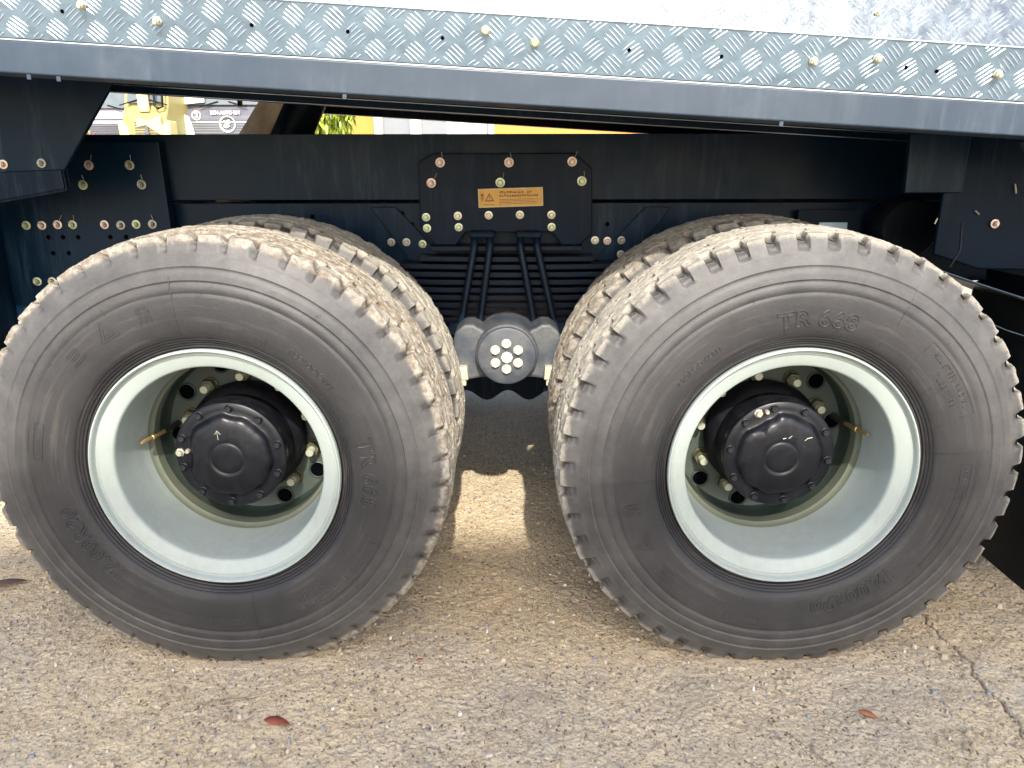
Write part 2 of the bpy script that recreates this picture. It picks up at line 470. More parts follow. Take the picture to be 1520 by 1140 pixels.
# ---- tyre mesh
def dusty_tyre(name, seed, brown, dust_side):
    m, n, b = mat(name)
    v = tc(n)
    sx = n.nodes.new('ShaderNodeSeparateXYZ'); link(n, v, sx.inputs[0])
    r = math_(n, 'SQRT', math_(n, 'ADD', math_(n, 'POWER', sx.outputs[0], 2.0), math_(n, 'POWER', sx.outputs[2], 2.0)))
    mp = n.nodes.new('ShaderNodeMapping'); mp.inputs['Location'].default_value = (seed, seed*2, seed*3)
    link(n, v, mp.inputs[0]); vv = mp.outputs[0]
    n1 = noise(n, vv, 3.2, 8, 0.6); n2 = noise(n, vv, 22, 7, 0.7); n3 = noise(n, vv, 95, 5, 0.7)
    rub = mix(n, ramp(n, n1, [(0.35, 0), (0.68, 1)]), (0.013, 0.013, 0.015), (0.027, 0.026, 0.027))
    # grey bloom on the sidewall, thicker on the shoulder ribs
    bloom = ramp(n, r, [(0.0, 0.0), (0.30, 0.0), (0.33, 0.04), (0.42, 0.22), (0.46, 0.60), (0.53, 0.95)])
    bl = math_(n, 'MULTIPLY', math_(n, 'MULTIPLY', bloom, ramp(n, n2, [(0.25, 0.45), (0.7, 1.0)])), dust_side)
    bl = math_(n, 'MULTIPLY', bl, ramp(n, noise(n, vv, 6.5, 7, 0.7), [(0.35, 0.55), (0.62, 1.05)]))
    c = mix(n, bl, rub, (0.112, 0.107, 0.102))
    # scuff streaks that run round the tyre
    ang = math_(n, 'ARCTAN2', sx.outputs[0], sx.outputs[2])
    cb = n.nodes.new('ShaderNodeCombineXYZ'); link(n, math_(n, 'MULTIPLY', ang, 0.8), cb.inputs[0]); link(n, math_(n, 'MULTIPLY', r, 30.0), cb.inputs[1]); link(n, sx.outputs[1], cb.inputs[2])
    st = noise(n, cb.outputs[0], 2.2, 7, 0.65)
    c = mix(n, math_(n, 'MULTIPLY', ramp(n, st, [(0.52, 0), (0.72, 0.6)]), ramp(n, n1, [(0.4, 0.1), (0.6, 1)])), c, (0.085, 0.077, 0.068))
    c = mix(n, ramp(n, n3, [(0.66, 0.0), (0.74, 0.35)]), c, (0.12, 0.115, 0.11))
    # dry mud on the tread: pale dust, brown clay in places
    td = ramp(n, math_(n, 'ADD', r, math_(n, 'MULTIPLY', math_(n, 'SUBTRACT', n2, 0.5), 0.030)), [(0.541 - brown*.007, 0.0), (0.5515 - brown*.008, 1.0)])
    td = math_(n, 'MULTIPLY', td, ramp(n, n2, [(0.25, 0.55), (0.48, 1.0)]))
    ya = math_(n, 'ABSOLUTE', math_(n, 'SUBTRACT', sx.outputs[1], 0.1575))
    td = math_(n, 'MULTIPLY', td, ramp(n, math_(n, 'ADD', ya, math_(n, 'MULTIPLY', math_(n, 'SUBTRACT', n2, 0.5), 0.05)), [(0.085, 1.0), (0.112, 0.55 + 0.1*brown)]))
    st2 = noise(n, cb.outputs[0], 6.5, 7, 0.75)
    vy = vscale(n, vv, (6, 45, 6))
    clay = mix(n, ramp(n, noise(n, vy, 1.6, 7, 0.7), [(0.58 - brown*0.20, 0), (0.70 - brown*0.14, 1)]), (0.33, 0.305, 0.255), (0.19, 0.142, 0.090))
    clay = mix(n, ramp(n, noise(n, vv, 55, 6, 0.75), [(0.44, 0), (0.60, 1)]), clay, (0.42, 0.385, 0.32))
    clay = mix(n, ramp(n, n3, [(0.30, 0.8), (0.42, 0)]), clay, (0.10, 0.085, 0.07))
    c = mix(n, td, c, clay)
    # groove floors stay dark
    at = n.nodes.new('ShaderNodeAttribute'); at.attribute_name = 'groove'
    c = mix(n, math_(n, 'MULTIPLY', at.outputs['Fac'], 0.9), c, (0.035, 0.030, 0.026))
    link(n, c, b.inputs['Base Color'])
    link(n, math_(n, 'ADD', math_(n, 'MULTIPLY', td, 0.35), 0.52), b.inputs['Roughness'])
    b.inputs['Specular IOR Level'].default_value = 0.35
    h = bump(n, b, n3, 0.45, 0.0015)
    h = bump(n, b, n2, 0.35, 0.004, h)
    bump(n, b, math_(n, 'MULTIPLY', noise(n, vv, 210, 6, 0.8), td), 0.9, 0.004, h)
    return m

SIDE = [(.262,.075),(.275,.062),(.286,.050),(.293,.041),(.298,.036),(.302,.0315),(.3035,.0285),(.3065,.0285),(.308,.0300),(.3095,.0255),(.3125,.0240),(.314,.0258),(.3155,.0215),(.3185,.0195),(.320,.0212),(.3215,.0170),
        (.3245,.0150),(.326,.0165),(.328,.0125),(.333,.0095),(.340,.0065),(.350,.0040),(.362,.0022),(.376,.0010),(.392,.0003),(.408,0),(.420,.0003),(.4265,.0012),(.4290,.0029),(.4305,.0030),(.4345,.0003),(.442,.0008),(.4515,.0026),(.4540,.0050),(.4555,.0051),(.459,.0026),
        (.469,.0050),(.4815,.0088),(.4840,.0115),(.4855,.0117),(.489,.0098),(.496,.0135),(.505,.0175),(.5085,.0200)]
_sr = np.array([a for a, _ in SIDE]); _sy = np.array([b for _, b in SIDE])
def y_side(r): return np.interp(r, _sr, _sy)

def tyre_mesh(name, material, seed, phase):
    NP = 50; NA = NP*16
    th = np.linspace(0, 2*np.pi, NA, endpoint=False)
    prof = [list(q) for q in SIDE]
    for k in range(1, 15):                       # shoulder face up to the tread edge
        t = k/14; prof.append([.5085 + (.5545-.5085)*t, .0200 + .0215*t**1.2])
    ns = len(prof)
    ys = np.arange(.0435, .315-.0434, .0026)
    half = .1575
    for y in ys: prof.append([.5625 - .62*(y-half)**2, y])
    nt_ = len(prof)
    for k in range(14, 0, -1):
        t = k/14; prof.append([.5085 + (.5545-.5085)*t, .315 - (.0200 + .0215*t**1.2)])
    for q in SIDE[::-3]: prof.append([q[0], .315-q[1]])
    pr = np.array(prof)
    A, Rr = np.meshgrid(th, pr[:,0], indexing='ij'); Yy = np.broadcast_to(pr[:,1], A.shape).copy(); Rr = Rr.copy()
    NPo = pr.shape[0]
    u = (A*NP/(2*np.pi) + phase)
    col_i = np.broadcast_to(np.arange(NPo), A.shape)
    crown = (col_i >= ns) & (col_i < nt_)
    gro = np.zeros(A.shape)
    # shoulder notches on both flanks, with uneven widths
    cell = np.floor(u).astype(int)
    hw = (0.115 if seed == 5 else .145) + 0.04*hash3(cell, cell*0+1, cell*0, seed)
    fu = u - np.floor(u)
    fu2 = (u + .5) - np.floor(u + .5)
    sh_in = np.where(Yy < half, Yy, .315-Yy)
    f = np.where(Yy < half, fu, fu2)
    skew = (sh_in-.02)*1.6
    dsg = f - .5 - skew*0.9
    dn = np.abs(dsg)
    ramp_ = 1 - np.clip((dsg+hw)/(2*hw), 0, 1)*(.85 if seed == 5 else .35)
    ends = np.clip((.078 - sh_in)/.012, 0, 1)
    zone = (Rr > .5180)
    notch = np.clip((hw + .015 - dn)/.035, 0, 1)*ramp_*zone*np.where(crown, ends, np.clip((Rr-.518)/.006, 0, 1))
    # face cut: push inwards (axial) on the face, down (radial) on the crown
    face = zone & ~crown
    depth_ax = notch*(.0070 if seed == 5 else .0085)
    Yy = np.where(face & (Yy < half), Yy + depth_ax, np.where(face, Yy - depth_ax, Yy))
    Rr = Rr - np.minimum(1, notch*1.2)*np.where(crown, .0140, .0140*np.clip((Rr-.53)/.02, 0, 1))
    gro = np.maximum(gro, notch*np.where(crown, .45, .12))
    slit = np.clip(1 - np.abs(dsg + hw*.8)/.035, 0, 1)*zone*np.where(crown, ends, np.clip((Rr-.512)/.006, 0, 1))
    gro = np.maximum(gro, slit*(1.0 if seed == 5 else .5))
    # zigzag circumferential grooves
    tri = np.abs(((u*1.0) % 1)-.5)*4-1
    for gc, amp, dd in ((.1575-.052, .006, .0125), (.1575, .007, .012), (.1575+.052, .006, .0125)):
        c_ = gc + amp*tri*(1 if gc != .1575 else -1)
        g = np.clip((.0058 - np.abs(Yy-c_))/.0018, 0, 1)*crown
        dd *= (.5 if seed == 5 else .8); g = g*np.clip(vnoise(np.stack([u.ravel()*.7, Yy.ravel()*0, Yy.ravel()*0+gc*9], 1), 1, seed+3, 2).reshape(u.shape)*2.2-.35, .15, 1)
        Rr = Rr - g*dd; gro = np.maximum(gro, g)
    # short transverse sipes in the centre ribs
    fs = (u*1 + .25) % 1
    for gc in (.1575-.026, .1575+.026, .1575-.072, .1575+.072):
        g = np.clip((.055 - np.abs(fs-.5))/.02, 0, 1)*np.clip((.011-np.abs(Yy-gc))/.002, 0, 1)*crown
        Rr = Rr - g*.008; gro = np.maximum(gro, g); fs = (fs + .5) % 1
    V = np.stack([Rr*np.cos(A), Yy, Rr*np.sin(A)], -1).reshape(-1, 3)
    # caked dirt and chipped edges
    n1 = vnoise(V, 55, seed, 3, .6) - .5; n2 = vnoise(V, 170, seed+9, 2) - .5
    tr = (crown | (Rr > .545)).reshape(-1)
    edge = np.clip((Rr.reshape(-1)-.535)/.015, 0, 1)
    n3 = vnoise(np.stack([A.ravel()*RT*16, V[:,1]*150, A.ravel()*0], 1), 1, seed+4, 3, .6) - .5
    dr = (n1*.003 + n2*.0035 + n3*.006)*edge
    rad = np.hypot(V[:,0], V[:,2]); k = (rad + dr)/rad
    V[:,0] *= k; V[:,2] *= k
    V[:,1] += (n2*.003)*edge*np.where(V[:,1] < half, 1, -1)
    # the foot of the tyre flattens and bulges under the load
    low = np.clip((-V[:,2]-(ZC-.006))/.02, 0, None)
    over = -V[:,2] > ZC-.001
    V[:,2] = np.where(over, -(ZC-.001) + (rad*0), V[:,2])
    b = np.clip((-V[:,2]-.36)/.17, 0, 1)**2*np.exp(-(V[:,0]/.22)**2)
    side = np.clip((np.abs(V[:,1]-half)-.09)/.06, 0, 1)*np.sign(V[:,1]-half)
    V[:,1] += side*b*.004
    I = np.arange(NA*NPo).reshape(NA, NPo)
    J = np.roll(I, -1, 0)
    F = np.stack([I[:,:-1].ravel(), I[:,1:].ravel(), J[:,1:].ravel(), J[:,:-1].ravel()], 1)
    me = np_mesh(name, V, F, material, True)
    me.set_sharp_from_angle(angle=R(38))
    at = me.attributes.new('groove', 'FLOAT', 'POINT'); at.data.foreach_set('value', gro.reshape(-1).astype(np.float32))
    return me
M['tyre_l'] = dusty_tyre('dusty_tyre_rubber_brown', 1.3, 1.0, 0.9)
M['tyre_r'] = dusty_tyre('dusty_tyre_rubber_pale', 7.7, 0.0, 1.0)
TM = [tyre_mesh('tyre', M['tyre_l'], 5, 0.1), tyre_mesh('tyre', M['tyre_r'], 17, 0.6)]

# ---- sidewall lettering: outlines of real letters bent round the tyre
def text_geo(s, size, bevel=None, extrude=0.0, font_off=0):
    cu = bpy.data.curves.new('t', 'FONT'); cu.body = s; cu.size = size
    cu.align_x = 'CENTER'; cu.align_y = 'CENTER'
    cu.resolution_u = 3
    if bevel:
        cu.fill_mode = 'NONE'; cu.bevel_depth = bevel; cu.bevel_resolution = 0
        cu.space_character = 1.15
    else:
        cu.extrude = extrude
    cu.offset = font_off
    o = bpy.data.objects.new('t', cu); col.objects.link(o)
    me = bpy.data.meshes.new_from_object(o.evaluated_get(bpy.context.evaluated_depsgraph_get()))
    v = [tuple(q.co) for q in me.vertices]; f = [tuple(p.vertices) for p in me.polygons]
    bpy.data.objects.remove(o); bpy.data.curves.remove(cu); bpy.data.meshes.remove(me)
    return v, f
def line_geo(segs, r=0.0008):
    mb = MB()
    for a, b in segs:
        n = max(2, int(math.hypot(b[0]-a[0], b[1]-a[1])/0.01)+1)
        mb.tube([(a[0]+(b[0]-a[0])*i/n, a[1]+(b[1]-a[1])*i/n, 0) for i in range(n+1)], r, 4)
    return mb.v, mb.f
def bar_geo(segs, w_):          # strokes drawn as outlines of thin bars
    out = []
    for a, b in segs:
        d = Vector((b[0]-a[0], b[1]-a[1])); nrm = Vector((-d.y, d.x)).normalized()*w_/2; e = d.normalized()*w_*.2
        p = [Vector(a)-nrm-e, Vector(b)-nrm+e, Vector(b)+nrm+e, Vector(a)+nrm-e]
        out += [(p[i], p[(i+1) % 4]) for i in range(4)]
    return line_geo(out, .0014)
def bend(geo, mb, ang, rad, lift=0.0003):
    """text plane x = clockwise arc, y = outwards"""
    v, f = geo
    out = []
    for x, y, z in v:
        r = rad + y
        a = R(ang) - x/rad
        out.append((r*math.cos(a), float(y_side(r)) - lift - z, r*math.sin(a)))
    mb.add(out, f)
def rectseg(x0, x1, y0, y1): return [((x0,y0),(x1,y0)), ((x1,y0),(x1,y1)), ((x1,y1),(x0,y1)), ((x0,y1),(x0,y0))]
def lettering(parent, rot, m):
    B = .0015
    def bd(name, geo, ang, rad):
        mb = MB(); bend(geo, mb, ang, rad); mb.build(name, m, parent, smooth=60, fix=False)
    def shift(g, dx, k=1.12): return [(x*k+dx, y, z) for x, y, z in g[0]], g[1]
    for t_, dx in (('TR', -.058), ('668', .040)): bd('raised_lettering', shift(text_geo(t_, .048, B, font_off=.0016), dx), 87.5+rot, .370)
    for t_, dx in (('12.00', -.050), ('R', .030), ('20', .078)): bd('raised_lettering', shift(text_geo(t_, .050, B, font_off=.0016), dx, 1.0), -62+rot, .368)
    bd('raised_character', bar_geo([((-.015,.012),(.015,.012)), ((-.011,0),(.011,0)), ((-.018,-.013),(.018,-.013))], .005), -138+rot, .397)   # 三
    tri = [((-.026,-.018),(.026,-.018)), ((.026,-.018),(0,.026)), ((0,.026),(-.026,-.018)),
           ((-.014,-.012),(.014,-.012)), ((.014,-.012),(0,.012)), ((0,.012),(-.014,-.012)), ((-.008,-.004),(.008,-.004)), ((0,-.004),(0,-.012)), ((-.004,-.004),(-.004,-.012)), ((.004,-.004),(.004,-.012))]
    bd('raised_emblem', line_geo(tri, .0017), -152+rot, .397)
    jiao = [((-.006,.020),(-.014,.008)), ((-.006,.018),(.008,.018)), ((.008,.018),(.003,.008)), ((-.010,.008),(.013,.008)), ((-.010,.008),(-.010,-.006)), ((-.010,-.006),(-.016,-.020)),
            ((.013,.008),(.013,-.020)), ((-.010,.0),(.013,.0)), ((-.010,-.008),(.013,-.008)), ((.0015,.008),(.0015,-.018))]
    bd('raised_character', bar_geo(jiao, .0034), -166+rot, .397)
    bd('raised_lettering', text_geo('REGROOVABLE', .017, .0007), 133+rot, .362)
    bd('raised_lettering', text_geo('ALL STEEL RADIAL', .017, .0007), 35+rot, .405)
    bd('raised_lettering', text_geo('TUBE TYPE', .017, .0007), 33+rot, .378)
    bd('raised_frame', line_geo([((-.10,-.012),(-.10,.016)), ((-.10,.016),(.10,.016)), ((.10,.016),(.10,-.012))], .0010), 35+rot, .405)
    bd('raised_frame', line_geo(rectseg(-.045,.045,-.012,.012), .0007), -3+rot, .400)
    bd('raised_lettering', text_geo('MADE IN CHINA', .0105, .0006), -3+rot, .400)
    bd('raised_frame', line_geo([((-.15,-.014),(-.15,.018)), ((-.15,.018),(.06,.018)), ((-.15,.0),(.0,.0)), ((.06,.018),(.06,-.014))], .0009), -28+rot, .388)
    hatch = [((-.13+i*.007,.004),(-.13+i*.007,.013)) for i in range(12) if i % 4] + [((-.13+i*.007,-.012),(-.13+i*.007,-.003)) for i in range(9) if i % 5]
    bd('raised_frame', line_geo(hatch, .0005), -28+rot, .388)
    bd('raised_frame', line_geo(rectseg(-.045,.045,-.010,.010)+[((-.03,.024),(.03,.024))], .0011), -104+rot, .405)
    bd('raised_frame', line_geo([((-.03+i*.006,-.004),(-.03+i*.006,.004)) for i in range(11)], .0009), -104+rot, .405)
    for a, r0, r1, dx in ((8,.33,.47,.006),(62,.40,.50,-.004),(-34,.43,.50,.01),(-176,.33,.47,.003),(152,.335,.36,0),(100,.335,.36,.0),(-85,.46,.50,.0),(20,.335,.35,0)):
        bd('moulding_seam', line_geo([((0,r0-.4),(dx,r1-.4))], .0011), a+rot, .40)
    mb = MB()
    for i in range(46):        # moulding pips and vent hairs
        a = rng.uniform(0, 360); r0 = rng.choice([.333, .345, .4265, .437, .459])
        bend(line_geo([((0,r0-.4),(0,r0-.4+rng.uniform(.004,.011)))], .0011), mb, a, .40)
    o = mb.build('moulding_pips', m, parent, smooth=60, fix=False); o['kind'] = 'stuff'
    return o

# ---- wheel (rim, disc) mesh
RIMP = [(.292,.044),(.2965,.038),(.2985,.031),(.2992,.024),(.2988,.0180),(.2970,.0152),(.2945,.0150),(.2922,.0175),(.2908,.0230),(.2898,.0290),(.2885,.0318),(.2860,.0325),(.2840,.0318),(.2825,.0312),(.2800,.0318),(.2560,.0410),(.2530,.0430),(.2510,.0465),(.2500,.0520),
        (.2492,.0900),(.2470,.1200),(.2435,.1600),(.2400,.1950),(.2375,.2030),(.2340,.2075),(.2305,.2110),(.2300,.2200),(.2300,.2420),(.2298,.2650),(.2290,.2800),(.2265,.2920),(.2235,.2980),(.2190,.3000),(.1900,.3000)]
def rim_mesh(hole0):
    """barrel plus a disc with ten round hand holes cut through it"""
    mb = MB()
    mb.revolve(RIMP, 120)
    # back of the barrel
    mb.revolve([(.292,.044),(.262,.070),(.257,.12),(.252,.2),(.240,.24),(.236,.285),(.228,.308),(.190,.310)], 72)
    # disc ring .112 - .190, plus far barrel edge so that the wheel reads from behind
    mb.revolve([(.190,.300),(.150,.300),(.118,.300),(.116,.304),(.116,.312),(.150,.310),(.190,.310)], 72)
    me = mb.mesh('wheel', M['rim'], smooth=35)
    me.materials.append(M['disc'])
    me.materials.append(M['step'])
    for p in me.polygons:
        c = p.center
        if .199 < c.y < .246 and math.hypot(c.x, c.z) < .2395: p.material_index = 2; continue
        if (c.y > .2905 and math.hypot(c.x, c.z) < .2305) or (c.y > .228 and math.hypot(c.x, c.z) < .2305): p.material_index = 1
    return me
RIM = rim_mesh(0)

def hole_rim_mesh():
    mb = MB()
    mb.revolve([(.0265,.0015),(.0250,-.0035),(.0225,-.0045),(.0195,-.0015),(.0185,.006)], 28)
    return mb.mesh('hand_hole_rim', M['disc'], smooth=60)
HOLE_RIM = hole_rim_mesh()
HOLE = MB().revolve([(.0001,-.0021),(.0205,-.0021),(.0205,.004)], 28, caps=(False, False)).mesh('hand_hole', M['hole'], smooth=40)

def nut_mesh(m, end_m=None):
    mb = MB()
    mb.revolve([(.0,.0),(.0225,.0),(.0225,-.004),(.0205,-.006),(.0,-.006)], 24)             # washer
    mb.revolve([(.0205,-.006),(.0205,-.021),(.0190,-.0245),(.0125,-.0250)], 6)              # hex
    nm_ = mb.mesh('wheel_nut', m, smooth=30); mb = MB()
    th = [(.0,-.024),(.0108,-.024)]
    for k in range(6): th += [(.0112,-.026-.0032*k),(.0103,-.0276-.0032*k)]
    th += [(.0108,-.047),(.0100,-.0490),(.0,-.0492)]
    mb.revolve(th, 18)
    return nm_, mb.mesh('wheel_stud', end_m, smooth=30)
NUT, STUD = nut_mesh(M['nut_dark'], M['nut'])

def hex_bolt(name, m, r=.010, wash=.0140, hh=.010, shank=0.0):
    mb = MB()
    mb.revolve([(.0,.0),(wash,.0),(wash,-.0022),(r*1.02,-.003)], 20)
    mb.revolve([(r,-.0028),(r,-.0028-hh*.8),(r*.88,-.0028-hh),(.0,-.0028-hh)], 6, ph=.3)
    if shank: mb.revolve([(r*.55,-.0028-hh),(r*.55,-.0028-hh-shank),(.0,-.003-hh-shank)], 12)
    return mb.mesh(name, m, smooth=30)
BOLTS = {k: hex_bolt('bolt', M[k], .0092, .0152, .011, .006) for k in ('zinc', 'zinc_green', 'zinc_pink', 'zinc_dull')}
CAPBOLT = hex_bolt('cap_bolt', M['hub'], .0085, .0105, .007)

# ---- planetary hub cap with the wavy raised dome
def hub_cap_mesh(wave_rot):
    NA = 180; prof_t = np.linspace(0, 1, 34)
    th = np.linspace(0, 2*np.pi, NA, endpoint=False)
    lob = np.cos((th - R(wave_rot))*10)
    Rw = .105 + .0022*np.maximum(lob, -.3) + .0045*np.exp(-((np.abs((th-R(92)+np.pi) % (2*np.pi)-np.pi))/.10)**2)
    # an asymmetric step where the oil plug sits
    d = np.abs((th - R(wave_rot+75) + np.pi) % (2*np.pi) - np.pi)
    Rw = Rw - .012*np.clip(1 - d/R(22), 0, 1)**.6
    rows = []
    def ring(r, y): rows.append(np.stack([np.broadcast_to(r, th.shape)*np.cos(th), np.broadcast_to(y, th.shape), np.broadcast_to(r, th.shape)*np.sin(th)], 1))
    ring(.136, .165); ring(.1365, .140); ring(.1385, .132); ring(.1385, .1245); ring(.1368, .1225)
    ring(.122, .1215); ring(Rw + .006, .1212); ring(Rw + .0025, .1195); ring(Rw, .1155); ring(Rw - .004, .1085); ring(Rw-.010, .1040)
    for r, y in ((.084,.1015),(.070,.0998),(.058,.0992),(.050,.0993),(.0455,.1000),(.0435,.1012),(.0415,.1022),(.0385,.1020),(.0370,.1006),(.0340,.0999),(.022,.0996),(.010,.0995)): ring(r, y)
    n = len(rows); V = np.concatenate(rows + [np.array([[0,.0995,0]])])
    F = []
    for i in range(n-1):
        for j in range(NA):
            k = (j+1) % NA
            F.append((i*NA+j, i*NA+k, (i+1)*NA+k, (i+1)*NA+j))
    for j in range(NA): F.append(((n-1)*NA+j, (n-1)*NA+(j+1) % NA, n*NA))
    mb = MB(); mb.add(V, F)
    return mb.mesh('hub_cap', M['hub'], smooth=50)
HUBBODY = MB().revolve([(.136,.150),(.139,.165),(.139,.185),(.134,.190),(.134,.215),(.142,.222),(.150,.235),(.153,.262),(.150,.272),(.146,.300)], 72).mesh('hub_body', M['hub_body'], smooth=35)

def wheel(cx, y0, flip=False, outer=True, nut0=-16, plug=200, vang=176, tyre=0, letters=None, mark=True):
    wl = bpy.data.objects.new('wheel', RIM); col.objects.link(wl); wl.parent = truck
    wl.location = (cx, y0-1.25, ZC)
    if flip: wl.rotation_euler = (0, 0, math.pi)
    put('tyre', TM[tyre], wl, (0,0,0))
    if not outer: return wl
    put('hub_body', HUBBODY, wl, (0,0,0))
    put('hub_cap', hub_cap_mesh(plug-75), wl, (0,0,0))
    for k in range(10):
        a = R(nut0 + 36*k)
        put('wheel_nut', NUT, wl, (.1675*math.cos(a), .3000, .1675*math.sin(a)), (0, rng.uniform(0, 1), 0))
        put('wheel_stud', STUD, wl, (.1675*math.cos(a), .3000, .1675*math.sin(a)))
        a += R(18)
        put('hand_hole_rim', HOLE_RIM, wl, (.2025*math.cos(a), .2995, .2025*math.sin(a)))
        put('hand_hole', HOLE, wl, (.2025*math.cos(a), .2995, .2025*math.sin(a)))
    for k in range(10):
        a = R(plug + 18 + 36*k)
        put('cap_bolt', CAPBOLT, wl, (.1245*math.cos(a), .1215, .1245*math.sin(a)), (0, rng.uniform(0, 1), 0))
    a = R(plug)
    pl = MB(); pl.revolve([(.0,-.011),(.0075,-.011),(.0078,-.004),(.0115,-.003),(.0118,.0)], 6, 0, 0)
    pl.revolve([(.0,-.009),(.0048,-.009),(.0060,-.003),(.0062,.0)], 10, .020, .004)
    pl.build('oil_plug', M['zinc_dull'], wl, loc=(.1250*math.cos(a), .1215, .1250*math.sin(a)), smooth=30)
    # valve stem: rubber extension with a brass tip, from a hand hole towards the barrel
    a = R(vang); ca, sa = math.cos(a), math.sin(a)
    vm = MB(); vm.tube([(.205*ca, .298, .205*sa), (.206*ca, .262, .206*sa), (.212*ca, .228, .212*sa)], [.0085, .0075, .0065], 10)
    vm.build('valve_hose', M['rubber_hose'], wl, smooth=50)
    p0 = Vector((.212*ca, .228, .212*sa)); p1 = Vector((.228*ca, .135, .228*sa))
    vt = MB(); vt.tube([p0, p0.lerp(p1, .5)], .0058, 10); vt.tube([p0.lerp(p1, .45), p0.lerp(p1, .55), p0.lerp(p1, .56), p0.lerp(p1, .9), p1], [.0075,.0075,.0060,.0060,.003], 10)
    vt.build('valve_stem', M['brass'], wl, smooth=40)
    if mark:
        for s_ in mark:
            MB().tube([(s_[0], .0985, s_[1]), (s_[2], .0985, s_[3])], .0009, 5).build('scratch_mark', M['zinc_dull'], wl)
    if letters is not None:
        lettering(wl, letters, M['tyre_l'] if tyre == 0 else M['tyre_r'])
    return wl

wheel(XL, 0, nut0=-16, plug=176, vang=173, tyre=0, letters=-88, mark=[(-.024,.064,-.018,.074),(-.018,.074,-.010,.064),(-.018,.072,-.017,.050)])
wheel(XR, 0, nut0=26, plug=119, vang=12, tyre=1, letters=0, mark=[(-.002,.050,.006,.052),(.012,.051,.020,.058),(.052,.045,.060,.052),(.058,.051,.070,.054)])
wheel(XL, .35, outer=False, tyre=1)
wheel(XR, .35, outer=False, tyre=0)
for cx in (XL, XR):
    wheel(cx, 2.5, flip=True, outer=False, tyre=0)
    wheel(cx, 2.15, flip=True, outer=False, tyre=1)
# brake drum / axle
for cx in (XL, XR):
    mb = MB()
    mb.revolve([(.0,.318),(.175,.318),(.205,.33),(.208,.60),(.19,.62),(.09,.64),(.078,.72),(.078,1.78),(.09,1.86),(.19,1.88),(.208,1.9),(.205,2.17),(.0,2.18)], 48, cx, ZC)
    part(mb, 'axle_housing', M['chassis2'], smooth=40)
    mb = MB(); mb.revolve([(.0,1.05),(.10,1.06),(.19,1.12),(.215,1.25),(.19,1.38),(.10,1.44),(.0,1.45)], 40, cx, ZC+.02)
    part(mb, 'differential_casing', M['chassis2'], smooth=50)

# ---- chassis rails
def rail(y0, sgn):
    mb = MB(); t = .009*sgn; fl = .085*sgn
    mb.prism([(y0,1.322),(y0+fl,1.322),(y0+fl,1.313),(y0+t,1.313),(y0+t,1.132),(y0+fl,1.132),(y0+fl,1.123),(y0,1.123)], -3.2, 3.6, 'yz')
    return part(mb, 'chassis_rail', M['chassis'], bevel=.0015)
rl = rail(.82, 1); rail(1.68, -1)
def lower_rail(y0, sgn):
    mb = MB(); t = .010*sgn; fl = .080*sgn
    mb.prism([(y0,1.112),(y0+fl,1.112),(y0+fl,1.102),(y0+t,1.102),(y0+t,.87),(y0+fl,.87),(y0+fl,.86),(y0,.86)], -3.2, 3.6, 'yz')
    return part(mb, 'lower_rail', M['chassis'], bevel=.0015)
lr = lower_rail(.84, 1); lower_rail(1.66, -1)
for x in (-2.3, -1.0, .0, 1.0, 2.4):
    part(MB().box(x-.05, x+.05, .905, 1.595, .92, 1.09), 'cross_member', M['chassis2'], bevel=.004)

def bolts_on(parent, pts, y, sc_=1.0, off=(0,0,0)):
    kinds = ['zinc_green', 'zinc_pink', 'zinc', 'zinc_dull']
    for q in pts:
        x, z = q[0], q[1]
        k = q[2] if len(q) > 2 else kinds[int(rng.integers(4))]
        o = put('bolt', BOLTS[k], parent, (x, y, z), (rng.uniform(-.06,.06), rng.uniform(0,1), rng.uniform(-.06,.06)), (sc_,)*3)
def tie(parent, pts, y):     # little wire tails left behind the bolts
    for x, z in pts:
        a = rng.uniform(-.006, .014)
        MB().tube([(x+.006, y-.003, z+.010), (x+.008+a*.4, y-.006, z+.018), (x+.008+a, y-.008, z+.030)], .0009, 5).build('wire_tail', M['zinc_dull'], parent)
HOLE_PLATE = MB().revolve([(.0,.0),(.0070,.0),(.0076,.002)], 16).mesh('bolt_hole', M['hole'])
def holes_on(parent, pts, y, s=1.0):
    for x, z in pts: put('bolt_hole', HOLE_PLATE, parent, (x, y, z), (0,0,0), (s,)*3)

# centre plate over the trunnion
cp = part(MB().prism([(-.297,1.045),(-.297,1.238),(-.249,1.264),(.186,1.264),(.240,1.219),(.246,1.02),(.205,.985),(.150,.985),(.120,1.025),(-.155,1.025),(-.185,.985),(-.250,.985),(-.285,1.02)], .780, .8195), 'gusset_plate', M['chassis2'], bevel=.003)
bolts_on(cp, [(-.229,1.237,'zinc_pink'),(-.017,1.237,'zinc_pink'),(.178,1.239,'zinc_pink'),(-.258,1.176,'zinc_pink'),(-.044,1.177,'zinc_green'),(.209,1.181,'zinc_green')], .780, .96)
tie(cp, [(-.229,1.237),(-.017,1.237),(.178,1.239),(-.044,1.177),(.209,1.181),(-.258,1.176)], .780)
bolts_on(cp, [(-.278,1.072,'zinc_green'),(-.178,1.076,'zinc'),(-.081,1.078,'zinc'),(.017,1.079,'zinc'),(.116,1.079,'zinc'),(-.276,1.038,'zinc_green'),(-.176,1.041,'zinc_green'),(.117,1.041,'zinc_green')], .780, .84)
bolts_on(lr, [(-.398,.990,'zinc_dull'),(-.349,.990,'zinc_dull'),(-.297,.984,'zinc_green'),(.260,.995,'zinc'),(.300,.993,'zinc_pink'),(.345,.995,'zinc_dull'),(.345,.95,'zinc_dull')], .8255, .84)
